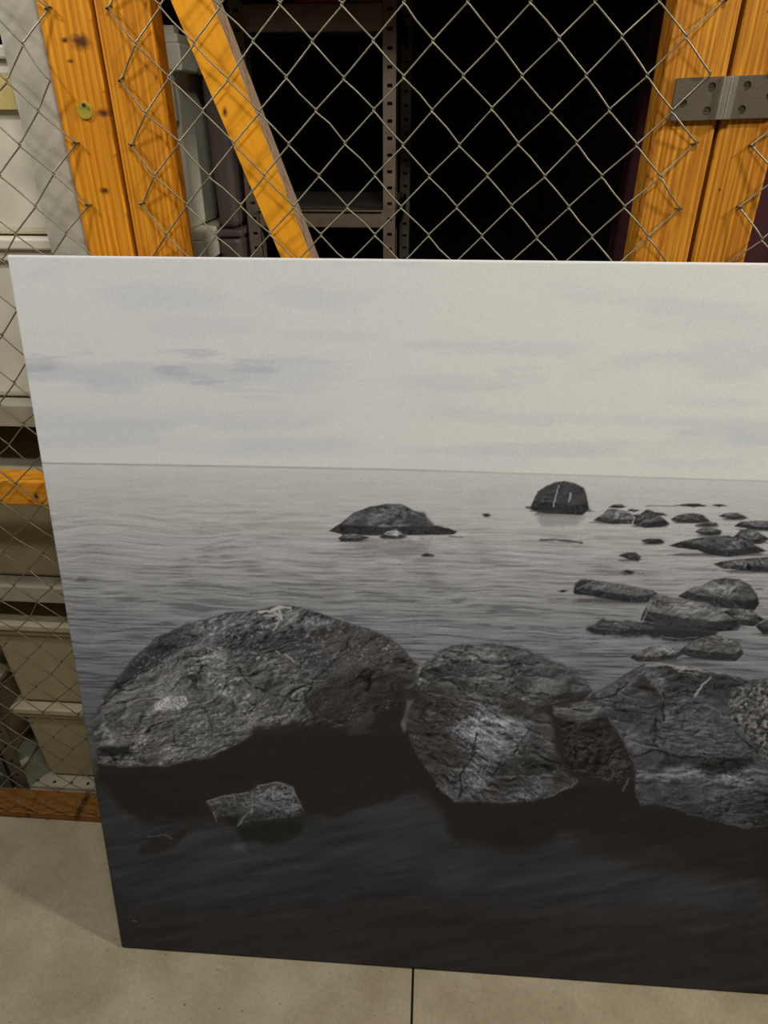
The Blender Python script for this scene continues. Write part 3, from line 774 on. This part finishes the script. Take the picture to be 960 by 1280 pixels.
# --- boulder B rear
Bq = [(65, 245), (85, 205), (120, 155), (165, 115), (220, 95), (300, 86), (400, 86), (500, 98), (560, 120), (620, 155), (700, 180), (760, 215), (800, 250), (825, 285), (760, 305), (700, 325), (620, 350), (560, 350), (400, 300), (200, 260), (90, 285)]
patch(ZB, Bq, 66, 1.3, 1, 1.8, 11)
patch(ZB, [(400, 90), (560, 120), (700, 182), (810, 262), (700, 280), (560, 230), (440, 170)], 60, 7, .9, 4, 12, tint=(0, 0, 0))
patch(ZB, [(100, 180), (240, 110), (420, 115), (430, 150), (300, 170), (180, 190), (90, 250)], 82, 6, .7, 4, 13)
patch(ZB, [(130, 200), (220, 150), (330, 160), (340, 220), (240, 230), (150, 235)], 46, 6, .8, 4, 14)
patch(ZB, [(540, 260), (640, 235), (690, 270), (640, 310), (560, 300)], 92, 6, .6, 4, 15)
patch(ZB, [(640, 320), (700, 295), (820, 285), (760, 310), (690, 330)], 36, 2.5, .9, 2, 16)
patch(ZB, [(460, 190), (530, 165), (540, 250), (470, 260)], 46, 6, .6, 4, 17)
mod(ZB, Bq, 21, 30, .06, 1.5, 1.4, .2, 40)
for P in ([(90, 190), (150, 130), (250, 105)], [(300, 120), (400, 125), (425, 135)], [(360, 250), (370, 290)], [(330, 220), (420, 180), (520, 165)]):
    stroke(ZB, P, 118, 1.1, .6, 3, 7, brk=.35)
for P in ([(440, 190), (525, 165)], [(470, 250), (540, 290), (640, 300)], [(350, 290), (450, 230)], [(60, 290), (120, 240), (190, 225)]):
    stroke(ZB, P, 28, 1.4, .75, 3, 8, brk=.25)
# --- boulder B front
Bf = [(150, 230), (210, 222), (280, 240), (370, 265), (440, 295), (520, 330), (590, 360), (660, 400), (720, 450), (745, 510), (770, 580), (790, 660), (740, 700), (640, 745), (560, 760), (440, 768), (300, 762), (240, 765), (170, 715), (155, 680), (110, 620), (70, 560), (40, 490), (28, 420), (60, 330), (100, 280)]
patch(ZB, Bf, 52, 1.3, 1, 2, 21, tint=(2, 1, 0))
patch(ZB, [(30, 400), (80, 300), (170, 330), (230, 400), (220, 560), (150, 640), (60, 540)], 42, 8, .9, 5, 22, tint=(4, 1, 0))
patch(ZB, [(150, 245), (230, 228), (400, 290), (480, 340), (430, 360), (330, 350), (240, 300), (160, 310)], 72, 6, .7, 4, 23)
patch(ZB, [(220, 455), (280, 400), (350, 355), (460, 390), (560, 430), (560, 500), (480, 560), (420, 620), (370, 700), (280, 740), (255, 720), (300, 600), (260, 500)], 80, 8, .95, 5, 24, tint=(-3, 0, 5))
patch(ZB, [(300, 450), (400, 400), (540, 420), (520, 460), (400, 490), (330, 530)], 98, 6, .8, 4, 25, tint=(-3, 0, 4))
patch(ZB, [(420, 600), (560, 560), (700, 580), (740, 640), (560, 650), (430, 650)], 40, 6, .85, 4, 26)
patch(ZB, [(440, 720), (540, 660), (640, 660), (650, 720), (560, 755), (450, 760)], 72, 6, .9, 5, 27, tint=(-3, 0, 5))
patch(ZB, [(160, 690), (240, 640), (310, 620), (290, 740), (240, 760)], 70, 5, .9, 4, 28, tint=(-3, 0, 5))
patch(ZB, [(580, 520), (660, 505), (680, 560), (590, 575)], 72, 6, .6, 4, 29, tint=(-3, 0, 4))
patch(ZB, [(230, 480), (310, 530), (320, 570), (240, 620)], 46, 6, .6, 4, 30)
mod(ZB, Bf, 31, 32, .06, 1.5, 1.4, .5, 35)
for P in ([(150, 235), (210, 225), (280, 240), (380, 270)], [(215, 458), (290, 400), (330, 355), (420, 360)], [(440, 400), (550, 430)], [(230, 320), (260, 330), (340, 290)], [(400, 655), (520, 655), (660, 650)], [(240, 740), (300, 730), (360, 700)], [(640, 740), (720, 700), (790, 665)], [(270, 700), (260, 610), (310, 590)], [(420, 490), (380, 600), (340, 690)], [(500, 745), (620, 748)], [(160, 690), (240, 760)], [(590, 515), (660, 510), (740, 540)]):
    stroke(ZB, P, 118, 1.1, .6, 2.5, 9, tint=(-3, 0, 4), brk=.38)
for q, v in (((355, 410), 180), ((402, 397), 165), ((498, 552), 150)):
    stroke(ZB, [(q[0]-6, q[1]), (q[0]+6, q[1]-2)], v, 1.3, .9, .5, 3)
for P in ([(210, 460), (330, 540), (260, 640), (260, 740)], [(560, 440), (480, 560), (400, 640)], [(520, 600), (740, 600)], [(330, 470), (300, 590)]):
    stroke(ZB, P, 26, 1.4, .7, 3, 10, brk=.25)
# --- far right boulder C and its shoulder
Cd = [(0, 330), (0, 480), (60, 700), (230, 750), (330, 830), (300, 700), (300, 600), (170, 380)]
patch(ZC, [(-130, 330), (-20, 330), (160, 370), (230, 470), (290, 590), (300, 700), (240, 760), (60, 740), (-60, 650), (-110, 520)], 36, 5, 1, 4, 31, tint=(4, 0, 1))
mod(ZC, [(-90, 370), (160, 380), (290, 620), (230, 740), (-60, 650)], 37, 50, .07, 6, 1, 0, 6)
Cs = [(-120, 330), (0, 310), (45, 300), (90, 270), (180, 220), (260, 165), (340, 122), (440, 120), (560, 140), (670, 155), (760, 175), (870, 205), (960, 190), (1200, 180), (1200, 920), (960, 930), (850, 945), (740, 905), (620, 885), (520, 855), (400, 818), (320, 830), (292, 760), (300, 640), (270, 560), (230, 490), (165, 380), (60, 400), (-40, 405), (-110, 380)]
patch(ZC, Cs, 58, 1.3, 1, 2, 41, tint=(-1, 0, 2))
patch(ZC, [(-110, 335), (40, 320), (160, 300), (180, 350), (60, 410), (-30, 400)], 74, 4, .8, 3, 42)
patch(ZC, [(50, 295), (180, 222), (260, 168), (330, 140), (270, 215), (180, 280), (70, 325)], 62, 3, .9, 2, 43)
patch(ZC, [(350, 125), (480, 130), (540, 190), (700, 180), (860, 205), (740, 235), (560, 245), (470, 240), (420, 160)], 46, 4, .9, 3, 44)
patch(ZC, [(350, 122), (470, 122), (560, 138), (665, 155), (600, 175), (520, 160), (460, 130), (360, 132)], 122, 2, .9, 1.5, 45, tint=(2, 1, -3))
patch(ZC, [(275, 225), (340, 185), (400, 250), (425, 285), (370, 270)], 34, 2.5, .9, 2, 46, tint=(6, 0, 0))
patch(ZC, [(340, 158), (410, 155), (450, 200), (430, 260), (390, 220)], 78, 4, .8, 3, 47)
patch(ZC, [(170, 395), (230, 400), (390, 540), (300, 590), (230, 500)], 78, 4, .8, 3, 48, tint=(-3, 0, 3))
patch(ZC, [(440, 300), (740, 260), (790, 430), (860, 500), (700, 560), (480, 560), (400, 500)], 64, 9, .7, 5, 49, tint=(-3, 0, 3))
patch(ZC, [(440, 580), (700, 590), (880, 590), (900, 620), (760, 660), (660, 670), (540, 640), (420, 640)], 34, 4, .85, 4, 50)
patch(ZC, [(300, 620), (420, 650), (560, 625), (680, 690), (800, 660), (900, 620), (960, 640), (960, 700), (820, 740), (640, 700), (500, 720), (380, 700), (300, 690)], 88, 6, .85, 5, 51, tint=(-4, 0, 6))
patch(ZC, [(330, 730), (520, 750), (700, 800), (860, 780), (1000, 780), (1000, 900), (850, 930), (620, 880), (400, 810)], 44, 8, .8, 5, 52, tint=(-2, 0, 2))
patch(ZC, [(860, 870), (1200, 850), (1200, 940), (960, 935), (870, 920)], 30, 4, .9, 3, 53)
patch(ZC, [(380, 300), (440, 290), (430, 400), (380, 500)], 42, 5, .6, 3, 54)
mod(ZC, Cs, 47, 30, .058, 1.5, 1.6, .15, 20)
# coarse pale granite at the far right
G = [(760, 300), (800, 235), (900, 205), (960, 190), (1250, 180), (1250, 640), (960, 660), (920, 560), (850, 480), (780, 420)]
patch(ZC, G, 84, 5, .8, 6, 55)
sl = crop(900, 1040, 840, 980)
if sl is not None:
    X, Y = PX[sl], PY[sl]; m = 1-sm(-4, 2, sdf(zt(ZC, G), X, Y))
    n = vnoise(X*.27+Y*.14, Y*.29-X*.13, 90)*.55+vnoise(X*.5-Y*.3, Y*.5+X*.3, 91)*.45
    IMG[sl] += (np.clip((n-.48)*170, -42, 75)*m)[..., None]
for P, v, w_ in (([(595, 283), (630, 230), (672, 185)], 175, 1.5), ([(350, 128), (440, 122), (520, 135), (620, 150)], 150, 1.3), ([(-20, 330), (100, 320), (200, 270), (270, 215), (340, 155)], 112, 1.2), ([(-100, 345), (0, 340), (110, 335)], 130, 1.4),
                 ([(400, 235), (432, 280), (432, 300)], 120, .8), ([(165, 385), (230, 490), (285, 600)], 92, .9), ([(310, 650), (400, 680), (540, 640), (640, 690), (760, 730)], 122, 1.1), ([(235, 750), (265, 690)], 92, 1.2), ([(520, 670), (560, 630), (620, 660)], 120, 1.), ([(0, 520), (80, 480), (140, 500)], 66, .8), ([(560, 870), (700, 900), (840, 940)], 78, .9), ([(-110, 360), (20, 370), (100, 370)], 105, 1.2)):
    stroke(ZC, P, v, w_, .7, 2, 11, brk=.25)
for P in ([(435, 260), (440, 400)], [(405, 400), (388, 515)], [(300, 585), (390, 545), (480, 580), (620, 590), (880, 600)], [(280, 230), (400, 250)], [(640, 250), (760, 240), (860, 210)], [(50, 300), (180, 285), (260, 215)], [(800, 460), (910, 560)], [(470, 250), (600, 260)]):
    stroke(ZC, P, 26, 1.5, .75, 2.5, 12, brk=.2)

# --- mid-distance stones  (outline in ZD, tone, pale cap)
def stone(z, P, v, s, cap=0, refl=12, sc=.12, amp=26):
    q = np.array(P); x0, x1 = q[:, 0].min(), q[:, 0].max(); yb = q[:, 1].max(); h = q[:, 1].max()-q[:, 1].min()
    if refl:
        ox, oy, k = z; X0_, X1_, YB = ox+x0*k, ox+x1*k, oy+yb*k; sl = crop(X0_-8, X1_+8, YB-h*k*.3, YB+refl*k+3)
        X, Y = PX[sl], PY[sl]
        e = np.minimum(X-X0_, X1_-X)/(X1_-X0_)*5; dd = (Y-(YB-h*k*.15))/(refl*k+2)
        m = sm(-.2, .5, e-dd*.5+(fbm(X*.05, Y*.7, 3, s+4)-.5)*2.2)*(1-sm(.25, 1.1, dd))*.72*sm(-.3, 0, dd)
        put(sl, (62, 62, 63), m)
    patch(z, P, v, .9, 1, .8, s)
    Q = zt(z, P); Qa = np.array(Q); sl = crop(Qa[:, 0].min()-2, Qa[:, 0].max()+2, Qa[:, 1].min()-2, Qa[:, 1].max()+2)
    X, Y = PX[sl], PY[sl]; yb_ = Qa[:, 1].max(); hh = yb_-Qa[:, 1].min()
    # the wet foot of the stone follows its lower outline
    d0 = -sdf(Q, X, Y); d1 = -sdf([(x, y-hh*.26-1) for x, y in Q], X, Y)
    m = sm(-.5, .8, d0)*(1-sm(-1.0, 1.2, d1+(vnoise(X*.15, Y*.15, s)-.5)*2))
    put(sl, (36, 35, 36), m*.82)
    if cap:
        cx, cyy = q[:, 0].mean(), q[:, 1].min()+h*.32
        patch(z, [(cx-(x1-x0)*.25, cyy), (cx, cyy-h*.14), (cx+(x1-x0)*.22, cyy), (cx, cyy+h*.16)], v+cap, 3, .7, 2, s+3)
    mod(z, P, s, amp, sc, .8, 1.3, .2, 25)
stone(ZD, [(8, 180), (20, 150), (38, 110), (70, 90), (110, 72), (145, 68), (190, 78), (225, 95), (235, 130), (245, 180), (215, 205), (150, 200), (60, 195)], 52, 1, 0, 26, .08, 14)
patch(ZD, [(30, 205), (220, 210), (200, 250), (60, 245)], 110, 4, .5, 4, 9)
for P in ([(126, 85), (110, 125), (100, 172)], [(170, 115), (166, 150)]): stroke(ZD, P, 165, 1.0, .85, .8, 1)
stone(ZD, [(262, 225), (300, 200), (320, 180), (345, 178), (380, 188), (410, 195), (422, 215), (415, 240), (330, 240)], 82, 2, 30, 6)
stone(ZD, [(420, 240), (430, 212), (450, 200), (475, 182), (500, 190), (530, 205), (566, 240), (530, 252), (470, 255)], 64, 3, 14, 8)
stone(ZD, [(322, 172), (345, 163), (375, 163), (392, 172), (365, 178)], 62, 4, 0, 0)
stone(ZD, [(396, 186), (410, 179), (446, 186), (425, 192)], 56, 5, 0, 0)
stone(ZD, [(500, 192), (540, 196), (560, 207), (520, 206)], 60, 6, 0, 0)
stone(ZD, [(418, 204), (440, 200), (452, 208), (436, 216)], 60, 6, 0, 0)
stone(ZD, [(570, 222), (600, 204), (660, 196), (700, 205), (728, 228), (680, 236), (600, 234)], 62, 7, 10, 5)
stone(ZD, [(670, 244), (700, 236), (755, 233), (760, 245), (710, 250)], 62, 8, 0, 3)
stone(ZD, [(762, 208), (790, 197), (840, 196), (880, 216), (820, 222)], 62, 9, 8, 5)
stone(ZD, [(825, 250), (850, 232), (900, 226), (1000, 232), (1000, 268), (900, 262)], 66, 10, 14, 6)
stone(ZD, [(668, 272), (690, 258), (730, 252), (775, 268), (770, 282), (710, 286)], 68, 11, 20, 5)
stone(ZD, [(822, 292), (850, 265), (880, 258), (920, 272), (965, 300), (930, 320), (870, 318)], 72, 12, 20, 5)
stone(ZD, [(565, 326), (620, 308), (680, 296), (730, 288), (800, 286), (860, 300), (900, 320), (955, 348), (920, 356), (800, 372), (720, 362), (680, 345), (600, 335)], 68, 13, 14, 8)
stone(ZD, [(742, 400), (780, 388), (860, 380), (960, 372), (1100, 376), (1100, 436), (900, 430), (780, 418)], 62, 14, 10, 8)
stone(ZD, [(452, 308), (490, 298), (530, 300), (548, 312), (510, 320), (480, 318)], 46, 15, 0, 3)
stone(ZD, [(362, 366), (395, 354), (430, 352), (452, 372), (440, 388), (400, 380)], 56, 16, 10, 4)
stone(ZD, [(372, 430), (400, 424), (428, 430), (410, 440)], 52, 17, 0, 2)
stroke(ZD, [(418, 434), (466, 436)], 90, .7, .6, .5)
stone(ZD, [(118, 508), (140, 504), (162, 508), (140, 513)], 38, 18, 0, 0)
stone(ZD, [(596, 166), (620, 160), (680, 159), (718, 168), (660, 172)], 46, 19, 0, 0)
stone(ZD, [(735, 165), (765, 161), (796, 167), (760, 171)], 48, 20, 0, 0)
stroke(ZD, [(470, 167), (560, 168), (600, 167)], 90, .8, .7, .4)
stroke(ZD, [(48, 304), (110, 302), (160, 308), (215, 315)], 66, 1.4, .85, .6)
stone(ZD, [(905, 500), (935, 498), (940, 502)], 60, 20, 0, 0)
# the larger middle-right group
stone(ZD, [(183, 520), (186, 490), (205, 465), (235, 460), (290, 468), (360, 480), (430, 492), (500, 505), (522, 520), (500, 550), (430, 556), (340, 545), (230, 525)], 76, 22, 22, 20, .09)
patch(ZD, [(183, 515), (190, 485), (215, 465), (265, 470), (215, 500)], 44, 3, .8, 2, 23)
stroke(ZD, [(195, 500), (240, 478), (270, 468)], 130, .9, .6, 1)
stone(ZD, [(600, 530), (650, 498), (700, 485), (740, 462), (790, 455), (850, 462), (890, 485), (915, 520), (925, 560), (905, 585), (800, 578), (680, 560)], 76, 24, 30, 12, .09)
patch(ZD, [(880, 540), (922, 545), (905, 585), (860, 578)], 34, 2, .9, 1, 25)
stone(ZD, [(780, 590), (830, 576), (890, 582), (945, 622), (900, 650), (830, 640)], 72, 26, 18, 6, .1)
stone(ZD, [(910, 650), (940, 628), (1000, 618), (1100, 630), (1100, 690), (940, 680)], 56, 27, 8, 8, .1)
patch(ZD, [(232, 660), (300, 625), (420, 632), (560, 640), (760, 670), (730, 705), (600, 712), (480, 690), (380, 688), (260, 680)], 40, 3, .95, 3, 28)
stone(ZD, [(232, 660), (270, 640), (300, 620), (340, 632), (430, 632), (500, 650), (520, 680), (380, 684), (260, 678)], 62, 29, 16, 3, .1)
stone(ZD, [(450, 625), (462, 590), (490, 540), (515, 518), (560, 530), (650, 548), (720, 558), (780, 590), (850, 635), (840, 665), (740, 672), (600, 655)], 84, 30, 20, 16, .08)
stroke(ZD, [(492, 540), (475, 590), (462, 625)], 130, 1.0, .6, 1); stroke(ZD, [(516, 520), (600, 536), (715, 558), (760, 585)], 128, .9, .55, 1, 4, brk=.3)
stroke(ZD, [(530, 690), (600, 700), (680, 690)], 120, .9, .6, 1.5)
stone(ZD, [(408, 775), (440, 750), (490, 730), (540, 725), (610, 735), (630, 755), (590, 780), (520, 790), (440, 792)], 88, 31, 22, 6, .1)
stone(ZD, [(600, 755), (640, 715), (690, 695), (740, 684), (800, 692), (845, 715), (862, 760), (830, 790), (740, 785), (660, 775)], 76, 32, 26, 14, .09)
# --- stones of ZE
stone(ZE, [(98, 332), (150, 300), (200, 258), (260, 236), (330, 224), (390, 224), (440, 250), (480, 262), (520, 310), (580, 322), (612, 335), (600, 345), (500, 348), (300, 350), (150, 345)], 72, 33, 14, 0, .07, 30)
patch(ZE, [(420, 252), (480, 262), (520, 312), (580, 325), (500, 340), (430, 330), (400, 300)], 54, 4, .6, 3, 35)
stone(ZE, [(136, 362), (160, 345), (210, 343), (262, 358), (220, 374), (150, 374)], 70, 34, 14, 4)
stone(ZE, [(302, 358), (330, 335), (365, 325), (395, 345), (412, 358), (360, 364)], 112, 35, 40, 4)
patch(ZE, [(180, 372), (330, 372), (500, 365), (480, 410), (400, 440), (230, 420)], 112, 6, .45, 7, 36, ns=.2)
stone(ZE, [(712, 266), (730, 260), (748, 268), (728, 273)], 46, 37, 0, 2)
stone(ZE, [(468, 427), (490, 420), (520, 427), (490, 433)], 48, 38, 0, 2)
stroke(ZE, [(580, 352), (635, 358)], 78, .8, .7, .4); stroke(ZE, [(890, 238), (905, 240)], 60, 1.4, .8, .3)
patch(ID, [(93, 724), (100, 721), (112, 723), (108, 727), (96, 727)], 92, 1.2, .8, 1, 39)
# reflections and ripples in the near water
X, Y = PX, PY
nearm = sm(930, 990, Y)
lum = IMG.mean(-1)
rk = (fbm(X*.014, Y*.10+X*.018, 4, 120, .6)-.5)*34*nearm*(lum < 66)
IMG += (rk*np.clip((lum-26)/26, 0, 1.))[..., None]
IMG += ((fbm(X*.9, Y*.9, 1, 140)-.5)*7)[..., None]
# tiny pale flaws near the lower left corner
stroke(ID, [(166, 1151), (170, 1152)], 105, .6, .8, .2); stroke(ID, [(160, 1182), (165, 1183)], 90, .6, .6, .4)
IMG = np.clip(IMG, 14, 235)
#PAINT_END
lin = np.where(IMG/255 < .04045, IMG/255/12.92, ((IMG/255+.055)/1.055)**2.4)
lin = np.clip(lin*np.array([1.09, 1.125, 1.235])*(1.66-.66*V/CHH)[..., None]-.003, .003, .86)  # print colours brightened toward the bottom to offset the lamps' falloff

def canvas_print():
    H_, W_ = PX.shape
    pos = np.zeros((H_, W_, 3)); pos[..., 0] = C0n[0]+U; pos[..., 1] = C0n[1]+V*vn[1]; pos[..., 2] = C0n[2]+V*vn[2]
    nd = np.array(ndir)
    # round the wrapped edges over a 2 mm radius
    R_ = .0025
    for dist in (U, V, CWW-U, CHH-V):
        q = np.clip(R_-dist, 0, R_); pos -= nd*(R_-np.sqrt(np.maximum(R_*R_-q*q, 0)))[..., None]
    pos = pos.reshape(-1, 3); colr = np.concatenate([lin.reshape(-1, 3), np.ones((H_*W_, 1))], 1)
    idx = np.arange(H_*W_).reshape(H_, W_)
    q = np.stack([idx[:-1, :-1], idx[:-1, 1:], idx[1:, 1:], idx[1:, :-1]], -1).reshape(-1, 4)
    # wrapped sides: drop the border back by the canvas thickness, then in behind
    border = np.concatenate([idx[0, :], idx[1:, -1], idx[-1, :-1][::-1], idx[1:-1, 0][::-1]])
    nb = len(border); ofs = len(pos)
    back = pos[border]-nd*(CT-.0045)
    cen = np.array([C0n[0]+CWW/2, C0n[1]+vn[1]*CHH/2, C0n[2]+vn[2]*CHH/2])-nd*CT
    inn = back.copy(); uu = inn[:, 0]-C0n[0]
    inn[:, 0] += np.where(uu < .002, .03, np.where(uu > CWW-.002, -.03, 0))
    vvv = ((pos[border]-C0n)@vn); inn += vn*(np.where(vvv < .002, .03, np.where(vvv > CHH-.002, -.03, 0)))[:, None]
    pos = np.concatenate([pos, back, inn]); colr = np.concatenate([colr, colr[border], np.tile([[.6, .57, .5, 1]], (nb, 1))])
    k = np.arange(nb); k2 = (k+1) % nb
    q2 = np.stack([border[k2], border[k], ofs+k, ofs+k2], -1); q3 = np.stack([ofs+k2, ofs+k, ofs+nb+k, ofs+nb+k2], -1)
    q = np.concatenate([q, q2, q3]).astype(np.int32)
    me = bpy.data.meshes.new('printed_canvas')
    me.vertices.add(len(pos)); me.vertices.foreach_set('co', pos.astype(np.float32).ravel())
    me.loops.add(q.size); me.loops.foreach_set('vertex_index', q.ravel())
    me.polygons.add(len(q)); me.polygons.foreach_set('loop_start', np.arange(0, q.size, 4, dtype=np.int32))
    me.polygons.foreach_set('loop_total', np.full(len(q), 4, np.int32))
    me.update(calc_edges=True)
    me.polygons.foreach_set('use_smooth', np.ones(len(q), bool))
    at = me.color_attributes.new('print', 'FLOAT_COLOR', 'POINT'); at.data.foreach_set('color', colr.astype(np.float32).ravel())
    m = bpy.data.materials.new('printed_canvas_cloth'); m.use_nodes = True; nt = m.node_tree; N = nt.nodes.new; L = nt.links.new
    b = nt.nodes['Principled BSDF']; b.inputs['Roughness'].default_value = .72; b.inputs['Specular IOR Level'].default_value = .22
    a = N('ShaderNodeAttribute'); a.attribute_name = 'print'
    tc = N('ShaderNodeTexCoord')
    n = N('ShaderNodeTexNoise'); n.inputs['Scale'].default_value = 900; n.inputs['Detail'].default_value = 2; L(tc.outputs['Object'], n.inputs['Vector'])
    r = N('ShaderNodeValToRGB'); r.color_ramp.elements[0].position = .3; r.color_ramp.elements[0].color = (.93, .93, .94, 1)
    r.color_ramp.elements[1].position = .7; r.color_ramp.elements[1].color = (1.05, 1.05, 1.04, 1); L(n.outputs['Fac'], r.inputs[0])
    mx = N('ShaderNodeMixRGB'); mx.blend_type = 'MULTIPLY'; mx.inputs[0].default_value = 1
    L(a.outputs['Color'], mx.inputs[1]); L(r.outputs[0], mx.inputs[2]); L(mx.outputs[0], b.inputs['Base Color'])
    # cloth weave
    ws = []
    for d_ in ('X', 'Z'):
        wv = N('ShaderNodeTexWave'); wv.bands_direction = d_; wv.inputs['Scale'].default_value = 260; wv.inputs['Distortion'].default_value = .6
        L(tc.outputs['Object'], wv.inputs['Vector']); ws.append(wv)
    ad = N('ShaderNodeMath'); ad.operation = 'ADD'; L(ws[0].outputs['Fac'], ad.inputs[0]); L(ws[1].outputs['Fac'], ad.inputs[1])
    bp = N('ShaderNodeBump'); bp.inputs['Strength'].default_value = .12; bp.inputs['Distance'].default_value = .0004
    L(ad.outputs[0], bp.inputs['Height']); L(bp.outputs[0], b.inputs['Normal'])
    me.materials.append(m)
    o = bpy.data.objects.new('printed_canvas', me); COL.objects.link(o); return o
picture = empty('canvas_picture', 'large canvas print of a grey sea with boulders, leaning against the mesh gate', 'picture', loc=(CXL+CWW/2, CYB, 0))
pc = canvas_print(); adopt(pc, picture)
pc['label'] = 'stretched canvas printed with a black-and-white seascape of rocks'
# stretcher bars at the back
def bar(u0, u1, v0, v1):
    bm = bmesh.new(); P = []
    for d_ in (.003, CT-.0065):
        for (u, v) in ((u0, v0), (u1, v0), (u1, v1), (u0, v1)):
            P.append(bm.verts.new(C0+Vector((u, 0, 0))+vdir*v-ndir*d_))
    for f in ((0, 1, 2, 3), (7, 6, 5, 4), (0, 4, 5, 1), (1, 5, 6, 2), (2, 6, 7, 3), (3, 7, 4, 0)): bm.faces.new([P[k] for k in f])
    o = link('stretcher_bar', bm, M_endgrain); adopt(o, picture)
e_ = .002
bar(e_, CWW-e_, e_, .045); bar(e_, CWW-e_, CHH-.045, CHH-e_); bar(e_, .045, .0455, CHH-.0455); bar(CWW-.045, CWW-e_, .0455, CHH-.0455)
